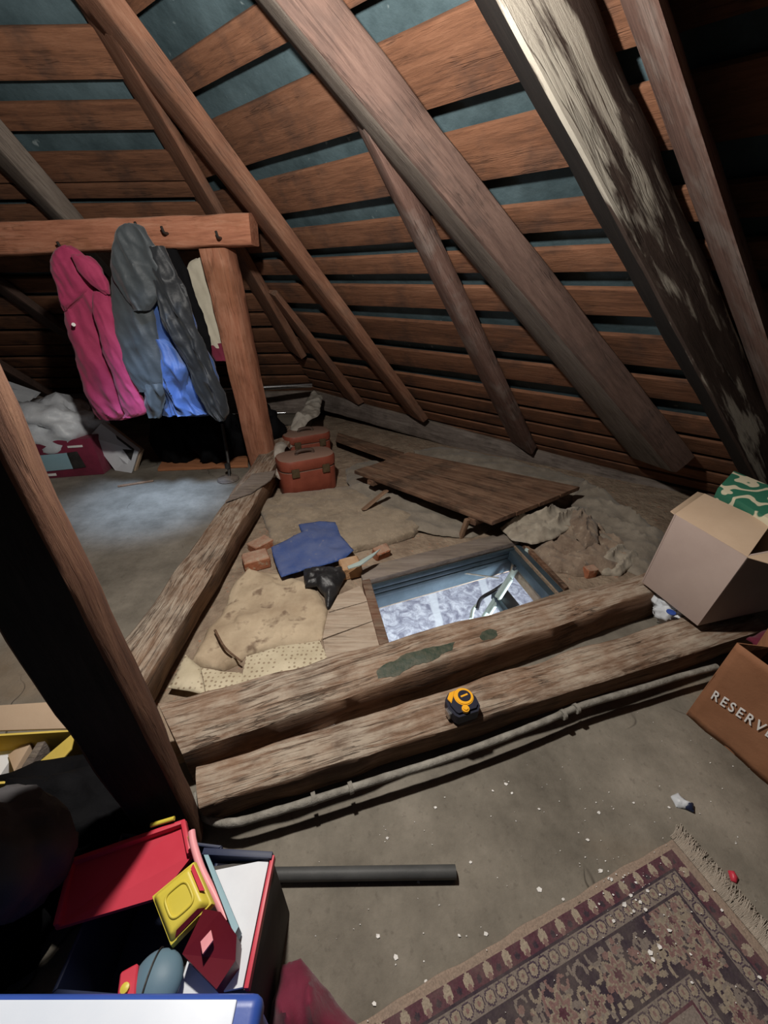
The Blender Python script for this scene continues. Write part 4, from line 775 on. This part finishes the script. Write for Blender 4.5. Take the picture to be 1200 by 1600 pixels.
w0 = Vector((0.893, 0.931, 0.12))
lathe('blue_mark', w0, [(.013, 0), (.013, .003), (.007, .004)], M['lid_blue'], t, 16)
# kraft paper bag with lettering
kA, kB, kT = Vector((0.809, 0.67, 0.0)), Vector((0.949, 0.322, 0.0)), Vector((0.815, 0.655, 0.284))
t = thing('paper_bag', kA, 'brown kraft shopping bag with white lettering standing at the right edge', 'bag')
kx = (kB-kA).normalized(); kn = Vector((kx.y, -kx.x, 0)); kn = kn if kn.x < 0 else -kn
H_ = kT.z; s0 = (kT-kA).dot(kx); Lb = (kB-kA).length
def bag_face(name, off, flip, mat):
    V = []; F = []; nx2, nz2 = 22, 14
    for j in range(nz2+1):
        for i in range(nx2+1):
            u_ = i/nx2; v_ = j/nz2; x = s0*v_+(Lb-s0*v_)*u_
            dep = off*(1-.25*v_)
            p = kA+kx*x+Vector((0, 0, (H_-.03*u_)*v_))-kn*dep+kn*(.006*fbm((u_*5, v_*3, off), 1., 3.)*(1-math.exp(-((v_-.35)/.22)**2)))
            V.append(p-kA)
    for j in range(nz2):
        for i in range(nx2): a = j*(nx2+1)+i; F.append((a, a+1, a+nx2+2, a+nx2+1))
    o = obj(name, V, F, mat, t, True, Matrix.Translation(kA)); md = o.modifiers.new('paper', 'SOLIDIFY'); md.thickness = .002; return o
bag_face('front_panel', 0, False, M['kraft']); bag_face('back_panel', .16, True, M['kraft'])
def gusset(x0f):
    V = []; F = []
    for j in range(9):
        v_ = j/8
        for i, (dd_, inn) in enumerate(((0, 0), (.5, .03), (1, 0))):
            x = s0*v_ if x0f == 0 else Lb
            p = kA+kx*(x+(inn*(.3+v_) if x0f == 0 else -inn*(.3+v_)))+Vector((0, 0, H_*v_*(1 if x0f == 0 else .9)))-kn*(.16*(1-.25*v_)*dd_); V.append(p-kA)
    for j in range(8):
        for i in range(2): a = j*3+i; F.append((a, a+1, a+4, a+3))
    o = obj('gusset', V, F, M['kraft'], t, False, Matrix.Translation(kA)); md = o.modifiers.new('paper', 'SOLIDIFY'); md.thickness = .002
gusset(0); gusset(1)
c0 = kA-kn*.002; slab('bottom', [c0, c0+kx*Lb, c0+kx*Lb-kn*.158, c0-kn*.158], .004, M['kraft'], t, .001, (0, 0, 1))
q0, q1, q2 = [Vector(q) for q in ((0.819, 0.646, 0.104), (0.86, 0.543, 0.117), (0.818, 0.648, 0.133))]
cu = bpy.data.curves.new('lettering', 'FONT'); cu.body = 'RESERVED'; cu.size = 1.; cu.extrude = .01; cu.space_character = 1.35; cu.offset = .012
to = bpy.data.objects.new('lettering_curve', cu); COL.objects.link(to); bpy.context.view_layer.update()
tme = bpy.data.meshes.new_from_object(to.evaluated_get(bpy.context.evaluated_depsgraph_get())); bpy.data.objects.remove(to); bpy.data.curves.remove(cu)
xs = [v.co.x for v in tme.vertices]; ys = [v.co.y for v in tme.vertices]
six = (max(xs)-min(xs))*.757                     # the first six letters span q0..q1
ex = (q1-q0); sx_ = ex.length/six; ex.normalize(); ez = Vector((0, 0, 1)); en = kn; hh = max(.014, (q2-q0).length); sy_ = hh/max(ys)
mm = Matrix(((ex.x*sx_, ez.x*sy_, en.x*.05, q0.x), (ex.y*sx_, ez.y*sy_, en.y*.05, q0.y), (ex.z*sx_, ez.z*sy_, en.z*.05, q0.z), (0, 0, 0, 1)))
base = q0+en*.004
for v in tme.vertices:
    p = Vector((v.co.x-min(xs), v.co.y, v.co.z)); v.co = (ex*sx_*p.x+ez*sy_*p.y+en*(.05*p.z))
tme.name = 'lettering'; tme.materials.append(M['white']); lo = bpy.data.objects.new('lettering', tme); COL.objects.link(lo); lo.location = base; lo.parent = t; lo.matrix_parent_inverse = t.matrix_basis.inverted(); lo['label'] = 'white printed word on the bag'
tag(blob('dark_cloth', kA+kx*.19-kn*.075+Vector((0, 0, H_-.085)), (.042, .045, .045), M['green_paint'], None, .3, 5., seed=31.), 'dark green crumpled stuff showing at the mouth of the kraft bag', 'cloth')
tag(sheet('maroon_cloth', [(1.034, 0.817, 0.12), (1.12, 0.853, 0.12), (1.257, 0.858, 0.1), (1.213, 0.784, 0.05), (1.065, 0.788, 0.1)], M['maroon'], None, .006, .02, .04, .012, 8., .014, .004), 'dark maroon cloth over the beam end behind the kraft bag', 'cloth')

# ================================================================ NEAR FLOOR: ROD, RUG, CRUMBS
tag(tube('pipe', [(-0.231, 0.338, 0.014), (0.132, 0.339, 0.014)], .0115, M['rod'], None, 16, curve=False), 'dark grey plastic pipe lying on the floor', 'pipe')
import numpy as np
def rug():
    K = Vector((.590, .393, 0)); e1 = Vector((-.9397, -.3421, 0)); e2 = Vector((.3421, -.9397, 0)); Lu, Lv, st = .82, .54, .0019
    nu, nv = int(Lu/st), int(Lv/st)
    uu = (np.arange(nu)+.5)*st; vv = (np.arange(nv)+.5)*st; U, Vv = np.meshgrid(uu, vv)
    E = np.minimum(U-.006, Vv)                     # distance from the nearest woven edge
    along = np.where(U-.006 < Vv, Vv, U)
    beige = np.array([.29, .215, .165]); mar = np.array([.085, .028, .042]); cream = np.array([.33, .27, .205]); dark = np.array([.035, .022, .034]); rose = np.array([.20, .115, .105]); grey = np.array([.19, .155, .135])
    col = np.zeros(U.shape+(3,)); col[:] = beige
    def put(mask, c): col[mask] = c
    # row of leaf-shaped teeth
    b = (E > .013) & (E < .038); put(b, mar)
    ph = (along/.0375) % 1; e_ = (E-.013)/.025
    put(b & (((ph-.27)/.20)**2+((e_-.45)/.42)**2 < 1), cream)
    put(b & (((ph-.27)/.10)**2+((e_-.75)/.22)**2 < 1), rose)
    put(b & (((ph-.77)/.20)**2+((e_-.6)/.30)**2 < .35), dark)
    put((E > .036) & (E < .039), dark)
    # guard band of circles
    g = (E >= .039) & (E < .062); put(g, grey)
    ph = (along/.021) % 1-.5; e_ = (E-.0505)/.021; r = np.sqrt(ph**2+e_**2); put(g & (r < .46) & (r > .36), dark*1.6); put(g & (r < .36), cream*.82); put(g & (r < .12), rose)
    put((E >= .062) & (E < .0665), dark)
    # main border with scrolls and palmettes
    f = (E >= .0665) & (E < .143); put(f, dark)
    rng = np.random.RandomState(4)
    def flower(cu_, cv_, R, k, mask):
        du = U-cu_; dv = Vv-cv_; rr = np.sqrt(du**2+dv**2); an = np.arctan2(dv, du); pet = R*(.8+.2*np.cos(k*an))
        put(mask & (rr < pet), cream*.8); put(mask & (rr < pet*.8), rose); put(mask & (rr < pet*.5), cream*.7); put(mask & (rr < pet*.33), mar)
    def ring(cu_, cv_, R, w, mask, c):
        rr = np.sqrt((U-cu_)**2+(Vv-cv_)**2); an = np.arctan2(Vv-cv_, U-cu_); put(mask & (np.abs(rr-R) < w) & (np.abs(an-rng.uniform(-3, 3)) > .9), c)
    for s in np.arange(0., .9, .115):
        for dd_ in range(22):
            ou, ov = s+rng.uniform(0, .115), .105+rng.uniform(-.036, .036)
            ring(ou, ov, rng.uniform(.007, .013), .0023, f, [cream*.8, grey, rose][dd_ % 3]); ring(ov+.006, ou, rng.uniform(.007, .013), .0023, f, [cream*.8, grey, rose][dd_ % 3])
        for dd_ in range(30):
            ou, ov = s+rng.uniform(0, .115), .105+rng.uniform(-.036, .036); q = rng.uniform(.003, .007)
            put(f & ((U-ou)**2+((Vv-ov)*1.4)**2 < q*q), [cream*.75, rose, grey][dd_ % 3]); put(f & ((U-ov-.006)**2+((Vv-ou)*1.4)**2 < q*q), [cream*.75, rose, grey][dd_ % 3])
        flower(s+.03, .105, .027, 7, f); flower(s+.088, .115, .018, 6, f); flower(.111, s+.03, .027, 7, f); flower(.118, s+.088, .018, 6, f)
    put((E >= .140) & (E < .144), dark)
    g = (E >= .144) & (E < .166); put(g, grey); ph = (along/.021) % 1-.5; e_ = (E-.155)/.021; r = np.sqrt(ph**2+e_**2); put(g & (r < .46) & (r > .36), dark*1.6); put(g & (r < .36), cream*.8); put(g & (r < .12), rose)
    put((E >= .166) & (E < .170), mar)
    h = E >= .170; put(h, grey*1.05)
    for k in range(110):
        ou, ov = rng.uniform(.17, .86), rng.uniform(.17, .56); q = rng.uniform(.004, .012)
        if k % 3: ring(ou, ov, q, .002, h, [mar, dark, cream][k % 3])
        else: put(h & ((U-ou)**2+(Vv-ov)**2 < q*q), [rose, mar, cream*.8][(k//3) % 3])
    col = np.clip(col*(1+rng.uniform(-.16, .16, U.shape)[..., None]), 0, 1)
    # mesh: a shallow pile with its own edge
    gu = np.arange(nu+1)*st; gv = np.arange(nv+1)*st; A, B = np.meshgrid(gu, gv)
    hgt = .006+rng.uniform(-.0006, .0006, A.shape); hgt[0, :] = hgt[-1, :] = .001; hgt[:, 0] = hgt[:, -1] = .001
    wob = .0012*np.sin(A*31)+.0008*np.sin(A*77+1)
    X = e1.x*A+e2.x*(B+wob*(B < .01)); Y = e1.y*A+e2.y*(B+wob*(B < .01))
    co = np.stack([X, Y, hgt], -1).reshape(-1, 3)
    idx = np.arange((nu+1)*(nv+1)).reshape(nv+1, nu+1)
    fa = np.stack([idx[:-1, :-1], idx[1:, :-1], idx[1:, 1:], idx[:-1, 1:]], -1).reshape(-1, 4)
    me = bpy.data.meshes.new('pile'); me.vertices.add(len(co)); me.vertices.foreach_set('co', co.ravel()); nf = len(fa)
    me.loops.add(nf*4); me.loops.foreach_set('vertex_index', fa.ravel()); me.polygons.add(nf); me.polygons.foreach_set('loop_start', np.arange(nf)*4); me.update(calc_edges=True); me.validate()
    at = me.color_attributes.new('weave', 'FLOAT_COLOR', 'CORNER'); cc = np.ones((nf*4, 4), np.float32); cc[:, :3] = np.repeat(col.reshape(-1, 3), 4, 0); at.data.foreach_set('color', cc.ravel())
    m, nt, bb = newmat('woven_rug_pile'); a_ = N(nt, 'ShaderNodeAttribute', attribute_name='weave'); tc = N(nt, 'ShaderNodeTexCoord')
    c = mix(nt, ramp(nt, noise_n(nt, tc.outputs['Object'], 14., 6, .7), [(.4, 0.), (.75, .45)]), a_.outputs['Color'], (.21, .175, .14))
    nt.links.new(c, bb.inputs['Base Color']); bb.inputs['Roughness'].default_value = .95; bump(nt, bb, noise_n(nt, tc.outputs['Object'], 240., 2, .5), .3, .003); me.materials.append(m)
    root = thing('rug', K, 'worn patterned maroon and beige rug with a fringe in the right foreground', 'rug')
    o = bpy.data.objects.new('pile', me); COL.objects.link(o); o.location = K+Vector((0, 0, .001)); o.parent = root; o.matrix_parent_inverse = root.matrix_basis.inverted()
    V = []; F = []                                   # fringe threads off the short edge
    for k in range(1500):
        v = rng.uniform(-.004, Lv); ln = rng.uniform(.02, .046); sk = rng.uniform(-.014, .010); p0 = e2*v+Vector((0, 0, .004)); w_ = e2*.0007; prev = None
        for s in range(4):
            f_ = s/3; p = p0-e1*(ln*f_)+e2*(sk*f_*f_)+Vector((0, 0, .002*math.sin(f_*3)-.0018*f_+.0006)); i0 = len(V)
            V += [p-w_, p+w_, p+Vector((0, 0, .0012))]
            if s: F += [(i0-3, i0-2, i0+1, i0), (i0-2, i0-1, i0+2, i0+1), (i0-1, i0-3, i0, i0+2)]
    fr = obj('fringe', V, F, rough_mat('fringe_wool', (.44, .39, .33), (.54, .48, .41), 40., 0., .95), root, False, Matrix.Translation(K)); fr['kind'] = 'stuff'
rug()
def flakes():
    rng = random.Random(11); V = []; F = []
    spots = [(0.107, 0.456, 0.0), (-0.019, 0.255, 0.0), (0.012, 0.23, 0.0), (-0.024, 0.179, 0.0), (0.125, 0.255, 0.0), (0.061, 0.202, 0.0), (0.335, 0.45, 0.0), (0.419, 0.343, 0.0), (0.417, 0.394, 0.0), (0.329, 0.302, 0.0), (0.289, 0.316, 0.0), (0.55, 0.461, 0.0), (0.622, 0.451, 0.0), (0.285, 0.483, 0.0), (0.242, 0.488, 0.0), (0.166, 0.358, 0.0), (0.059, 0.328, 0.0), (-0.001, 0.4, 0.0), (0.609, 0.282, 0.0), (0.61, 0.201, 0.0), (0.463, 0.443, 0.0), (0.276, 0.503, 0.0), (0.49, 0.31, 0.0), (0.174, 0.257, 0.0)]
    rugspots = [(0.474, 0.322, 0.006), (0.467, 0.295, 0.006), (0.436, 0.291, 0.006), (0.447, 0.23, 0.006), (0.448, 0.282, 0.006), (0.405, 0.27, 0.006), (0.448, 0.222, 0.006), (0.495, 0.196, 0.006), (0.43, 0.327, 0.006), (0.497, 0.257, 0.006), (0.468, 0.237, 0.006), (0.455, 0.304, 0.006), (0.471, 0.284, 0.006)]
    pts = [(Vector(p), 1.) for p in spots]+[(Vector(p), 1.2) for p in rugspots]
    for k in range(260):
        p = Vector((rng.uniform(-.15, 1.0), rng.uniform(.12, .8), 0)); 
        if (p.x-.0)*.358-(p.y)*.933 < -.40: continue
        pts.append((p, rng.uniform(.15, .42)))
    for k in range(70):
        g_ = rng.gauss(0, .05), rng.gauss(0, .05); pts.append((Vector((.46+g_[0], .30+g_[1], .0)), rng.uniform(.2, .5)))
    K = Vector((.590, .393, 0)); e1 = Vector((-.9397, -.3421, 0)); e2 = Vector((.3421, -.9397, 0))
    for p, s in pts:
        on = (p-K).dot(e1) > 0 and (p-K).dot(e2) > 0
        z = .0085 if on else .0006; r = .0033*s*rng.uniform(.7, 1.2); i0 = len(V); a0 = rng.uniform(0, 6)
        for k in range(5):
            a = a0+k*1.257; rr = r*rng.uniform(.55, 1.2); V.append((p.x+rr*math.cos(a)*1.3, p.y+rr*math.sin(a), z+rng.uniform(0, .0022)))
        V.append((p.x, p.y, z-.0003)); F.append(tuple(range(i0, i0+5)))
        F += [(i0+k, i0+(k+1) % 5, i0+5) for k in range(5)]
    o = obj('paint_flakes', V, F, M['flake']); o['kind'] = 'stuff'; tag(o, 'white paint flakes and crumbs scattered over the near floor and rug', 'debris')
flakes()
t = tag(sheet('foil_wrapper', [(0.64, 0.473, 0.0), (0.662, 0.479, 0.0), (0.663, 0.463, 0.0), (0.675, 0.456, 0.0), (0.669, 0.443, 0.0), (0.65, 0.448, 0.0), (0.638, 0.451, 0.0)], M['white_plastic'], None, .004, .008, .01, .008, 40., .004, .003), 'crumpled white and blue wrapper on the floor by the rug corner', 'wrapper')
o = sheet('blue_end', [(0.66, 0.465, 0.002), (0.676, 0.455, 0.002), (0.667, 0.44, 0.002), (0.654, 0.447, 0.002)], M['navy'], t, .006, .006, .01, .006, 40., .004, .002)
t = tag(sheet('candy_wrapper', [(0.668, 0.34, 0.0), (0.678, 0.339, 0.0), (0.678, 0.328, 0.0), (0.669, 0.322, 0.0), (0.663, 0.326, 0.0)], M['red'], None, .004, .006, .01, .005, 40., .004, .002), 'tiny red and white scrap on the floor beyond the rug fringe', 'scrap')

# ================================================================ LEFT FOREGROUND
# yellow carton
t = thing('carton', (-0.869, 0.58, 0.0), 'yellow carton with open tan flap and papers inside, behind the dark post', 'box')
YC = [Vector(q) for q in [(-0.909, 0.518, 0.18), (-0.675, 0.531, 0.18), (-0.559, 0.435, 0.18), (-0.814, 0.417, 0.18)]]
for a, b, inn in ((0, 1, (0, -1, 0)), (1, 2, (-1, 0, 0)), (2, 3, (0, 1, 0)), (3, 0, (1, 0, 0))):
    k_ = Vector(inn)*.005; A_, B_ = YC[a], YC[b]; zd = Vector((0, 0, -.18))
    hexa('side_panel', [A_+zd, B_+zd, B_+zd+k_, A_+zd+k_, A_, B_, B_+k_, A_+k_], M['yellow_carton'], t, .001)
zd = Vector((0, 0, -.176)); slab('bottom', [q+zd for q in YC], .004, M['yellow_carton'], t, .001)
slab('flap', [(-0.912, 0.525, 0.185), (-0.672, 0.53, 0.185), (-0.736, 0.573, 0.215), (-0.889, 0.563, 0.215)], .004, M['carton_in'], t, .001)
slab('flap', [(-0.667, 0.524, 0.185), (-0.653, 0.488, 0.18), (-0.68, 0.449, 0.16), (-0.745, 0.465, 0.14)], .004, M['yellow_carton'], t, .001)
for i, (pts, m_) in enumerate([([(-0.823, 0.506, 0.13), (-0.79, 0.524, 0.15), (-0.774, 0.518, 0.15), (-0.781, 0.471, 0.13)], 'carton_in'), ([(-0.773, 0.481, 0.13), (-0.753, 0.515, 0.16), (-0.738, 0.518, 0.16), (-0.753, 0.473, 0.13)], 'plate'), ([(-0.866, 0.498, 0.12), (-0.849, 0.534, 0.13), (-0.812, 0.519, 0.13), (-0.823, 0.474, 0.11)], 'white_card')]):
    tag(slab('card_stack', pts, .1, M[m_], None, .001), ['tan card standing in the yellow carton', 'grey-brown card in the middle of the yellow carton', 'whitish card at the left inside the yellow carton'][i], 'card', 'cards in the yellow carton')
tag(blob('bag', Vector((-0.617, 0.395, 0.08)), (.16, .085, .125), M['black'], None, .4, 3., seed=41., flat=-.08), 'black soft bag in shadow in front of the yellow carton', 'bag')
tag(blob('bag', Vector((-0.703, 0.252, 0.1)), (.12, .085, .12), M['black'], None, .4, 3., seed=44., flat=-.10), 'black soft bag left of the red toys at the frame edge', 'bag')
tag(blob('grey_bag', Vector((-0.546, 0.262, 0.3)), (.075, .065, .09), M['grey_bag'], None, .25, 2.5, seed=47.), 'grey rounded cloth bag at the left edge of the frame', 'bag')
# game box
t = thing('game_box', (-0.241, 0.276, 0.0), 'white-topped dark box with red trim standing under the toys', 'box')
g1, g2 = [Vector(q) for q in [(-0.182, 0.289, 0.225), (-0.183, 0.152, 0.225)]]; gx = Vector((-.095, -.01, 0))
GB = [g1, g2, g2+gx, g1+gx]
hexa('body', [Vector((q.x, q.y, 0)) for q in GB]+[q+Vector((0, 0, -.006)) for q in GB], M['dark_carton'], t, .003)
ins = [lerp(g1, g2, .03)+Vector((-.004, 0, 0)), lerp(g1, g2, .99)+Vector((-.004, 0, 0)), g2+gx*.9, lerp(g1, g2, .06)+gx*.9]
slab('top_sheet', ins, .006, M['white_card'], t, .001)
k_ = Vector((.004, 0, 0)); hexa('edge_trim', [g1+Vector((-.002, 0, -.012)), g2+Vector((-.002, 0, -.012)), g2+k_+Vector((0, 0, -.012)), g1+k_+Vector((0, 0, -.012)), g1+Vector((-.002, 0, .003)), g2+Vector((-.002, 0, .003)), g2+k_+Vector((0, 0, .003)), g1+k_+Vector((0, 0, .003))], M['red'], t, .001)
hexa('back_edge', [Vector(q)+Vector((0, .006, -.03)) for q in [(-0.292, 0.292, 0.232), (-0.181, 0.286, 0.232)]]+[Vector(q)+Vector((0, -.003, -.03)) for q in [(-0.181, 0.286, 0.232), (-0.292, 0.292, 0.232)]]+[Vector(q)+Vector((0, .006, 0)) for q in [(-0.292, 0.292, 0.232), (-0.181, 0.286, 0.232)]]+[Vector(q)+Vector((0, -.003, 0)) for q in [(-0.181, 0.286, 0.232), (-0.292, 0.292, 0.232)]], M['navy'], t, .001)
# added dark bin: carries the toys and fills the shaded gap
t = thing('filler_bin', (-.36, .22, 0), 'dark navy bin added under the red toys to fill the shade, left of the white-topped box', 'bin')
bq = [Vector((-.47, .345, 0)), Vector((-.285, .325, 0)), Vector((-.275, .15, 0)), Vector((-.46, .16, 0))]
for a in range(4):
    A_, B_ = bq[a], bq[(a+1) % 4]; cc_ = sum(bq, Vector())/4; iA = A_+(cc_-A_)*.06; iB = B_+(cc_-B_)*.06; up_ = Vector((0, 0, .17))
    hexa('side_panel', [A_, B_, iB, iA, A_+up_, B_+up_, iB+up_, iA+up_], M['navy'], t, .002)
slab('bottom', [q+Vector((0, 0, .01)) for q in bq], .008, M['navy'], t, .001)
# toys standing on it
t = thing('toy_tray', (-0.358, 0.239, 0.3), 'red plastic toy tray leaning among the toys, partly in shadow', 'toy')
TR = [Vector(q) for q in [(-0.512, 0.294, 0.2), (-0.345, 0.344, 0.21), (-0.313, 0.297, 0.212), (-0.347, 0.249, 0.2), (-0.492, 0.22, 0.185)]]
ngon_slab('base', TR, (0, 0, -.008), M['red'], t)
for a, b in ((0, 1), (1, 2), (0, 4)):
    A_, B_ = TR[a], TR[b]; cen = sum(TR, Vector())/5; k_ = (cen-(A_+B_)/2); k_.z = 0; k_ = k_.normalized()*.008
    hexa('rim', [A_+Vector((0, 0, -.01)), B_+Vector((0, 0, -.01)), B_+k_+Vector((0, 0, -.01)), A_+k_+Vector((0, 0, -.01)), A_+Vector((0, 0, .010)), B_+Vector((0, 0, .010)), B_+k_+Vector((0, 0, .010)), A_+k_+Vector((0, 0, .010))], M['red'], t, .003)
tube('bar', [(-0.398, 0.334, 0.22), (-0.379, 0.338, 0.222), (-0.361, 0.342, 0.224)], .0035, M['yellow'], t, 10, curve=False)['label'] = 'yellow bar'
t = thing('toy_ring', (-0.259, 0.252, 0.27), 'pale pink toy frame piece wedged beside the red tray', 'toy')
tube('frame_bar', [(-0.313, 0.312, 0.25), (-0.302, 0.294, 0.25), (-0.277, 0.263, 0.25), (-0.248, 0.235, 0.248), (-0.228, 0.215, 0.245), (-0.224, 0.209, 0.244)], .0055, M['pink_plastic'], t, 10, 5)
tube('strip', [(-0.316, 0.308, 0.245), (-0.301, 0.288, 0.245), (-0.285, 0.271, 0.243)], .003, M['yellow'], t, 8, 4)
tag(ngon_slab('board_book', [(-0.278, 0.278, 0.26), (-0.271, 0.278, 0.26), (-0.202, 0.201, 0.255), (-0.205, 0.193, 0.255)], (0, 0, -.026), M['pale_blue']), 'pale blue board standing on edge between the pink frame and the white box top', 'board')
t = thing('toy_block', (-0.271, 0.211, 0.3), 'yellow square toy piece with raised rounded centre and red sides', 'toy')
YT = [Vector(q) for q in [(-0.285, 0.267, 0.275), (-0.24, 0.22, 0.27), (-0.284, 0.18, 0.26), (-0.334, 0.23, 0.265)]]
yc = sum(YT, Vector())/4; n_ = (YT[1]-YT[0]).cross(YT[3]-YT[0]).normalized(); n_ = n_ if n_.z > 0 else -n_
hexa('skirt', [q-n_*.012 for q in YT]+[yc+(q-yc)*.95-n_*.002 for q in YT], M['yellow'], t, .002)
hexa('top_plate', [yc+(q-yc)*.93-n_*.003 for q in YT]+[yc+(q-yc)*.72+n_*.008 for q in YT], M['yellow'], t, .004, 3)
RR = []
for k in range(25):
    a = 2*math.pi*k/24; sx = math.copysign(abs(math.cos(a))**.55, math.cos(a)); sy = math.copysign(abs(math.sin(a))**.55, math.sin(a))
    RR.append(yc+(YT[1]-YT[0])*.5*sx*.5+(YT[3]-YT[0])*.5*sy*.5+n_*.0085)
tube('ring', RR, .0018, M['yellow'], t, 8, 2)
ngon_slab('side_strip', [lerp(YT[0], YT[1], .08)*.94+yc*.06+n_*.003, lerp(YT[0], YT[1], .72)*.94+yc*.06+n_*.003, lerp(YT[0], YT[1], .70)*.80+yc*.20+n_*.007, lerp(YT[0], YT[1], .10)*.82+yc*.18+n_*.007], n_*.002, M['red'], t)
ngon_slab('side_strip', [lerp(YT[1], YT[2], .12)*.93+yc*.07+n_*.003, lerp(YT[1], YT[2], .85)*.93+yc*.07+n_*.003, lerp(YT[1], YT[2], .8)*.80+yc*.20+n_*.007, lerp(YT[1], YT[2], .2)*.80+yc*.20+n_*.007], n_*.002, M['dark_shaded_red'], t)
t = thing('toy_box', (-0.233, 0.183, 0.25), 'dark red toy box with a slot below the yellow piece, shade painted in', 'toy')
TBx = [Vector(q) for q in [(-0.249, 0.213, 0.275), (-0.225, 0.21, 0.275), (-0.199, 0.19, 0.265), (-0.196, 0.17, 0.255), (-0.213, 0.147, 0.25), (-0.265, 0.175, 0.26)]]
ngon_slab('body', TBx, (0, 0, -.035), M['dark_shaded_red'], t)
ngon_slab('slot', [Vector(q) for q in [(-0.242, 0.183, 0.268), (-0.232, 0.193, 0.27), (-0.226, 0.184, 0.269), (-0.235, 0.172, 0.268)]], (0, 0, .004), M['pink_plastic'], t)
t = thing('toy_case', (-0.288, 0.154, 0.27), 'slate blue rounded toy with a red and yellow side piece near the blue lid', 'toy')
sc_ = Vector((-0.292, 0.154, 0.245))
blob('body', sc_, (.031, .03, .018), M['slate'], t, .02, 1., seed=2.)
tube('seam', [sc_+Vector((-.006, .0305*math.cos(a), .0185*math.sin(a))) for a in [k*math.pi/10 for k in range(11)]], .0012, M['iron'], t, 6, 2)
rp = sc_+Vector((-.029, -.004, .002))
brick('side_piece', rp, (.02, .03, .028), .4, M['red'], t, 0, .001); lathe('dot', rp+Vector((.0, -.004, .014)), [(.005, 0), (.005, .004), (.002, .005)], M['yellow'], t, 12)
# storage crate with white lid in a blue rim
t = thing('storage_crate', (-.35, .02, 0), 'blue storage crate with white lid panel at the bottom edge of the photo', 'crate')
c0, c1 = Vector((-0.528, 0.13, 0.34)), Vector((-0.136, 0.128, 0.34))
cd = Vector((.0, -.28, 0)); CR = [c0, c1, c1+cd, c0+cd]
hexa('body', [Vector((q.x*.97-.01, q.y-.01, 0)) for q in CR]+[Vector((q.x*.985-.005, q.y-.004, .32)) for q in CR], M['lid_blue'], t, .01, 3)
hexa('lid_rim', [q+Vector((0, 0, -.03)) for q in CR]+[q for q in CR], M['lid_blue'], t, .012, 4)
i0 = [c0+Vector((.02, -.006, .003)), c1+Vector((-.026, -.006, .003)), c1+cd+Vector((-.026, .02, .003)), c0+cd+Vector((.02, .02, .003))]
slab('lid_panel', i0, .006, M['lid_white'], t, .002)
# maroon cloth bundle at the bottom edge
tag(sheet('maroon_bundle', [(-0.188, 0.148, 0.0), (-0.181, 0.182, 0.02), (-0.174, 0.213, 0.03), (-0.146, 0.221, 0.03), (-0.112, 0.195, 0.02), (-0.08, 0.178, 0.0), (-0.049, 0.159, 0.0), (-0.028, 0.129, 0.0), (-0.177, 0.114, 0.0)], M['maroon'], None, .012, .05, .04, .012, 9., .006, .004, fold=(.035, 70., .3)), 'dark red cloth bundle on the floor at the bottom edge beside the crate', 'cloth')
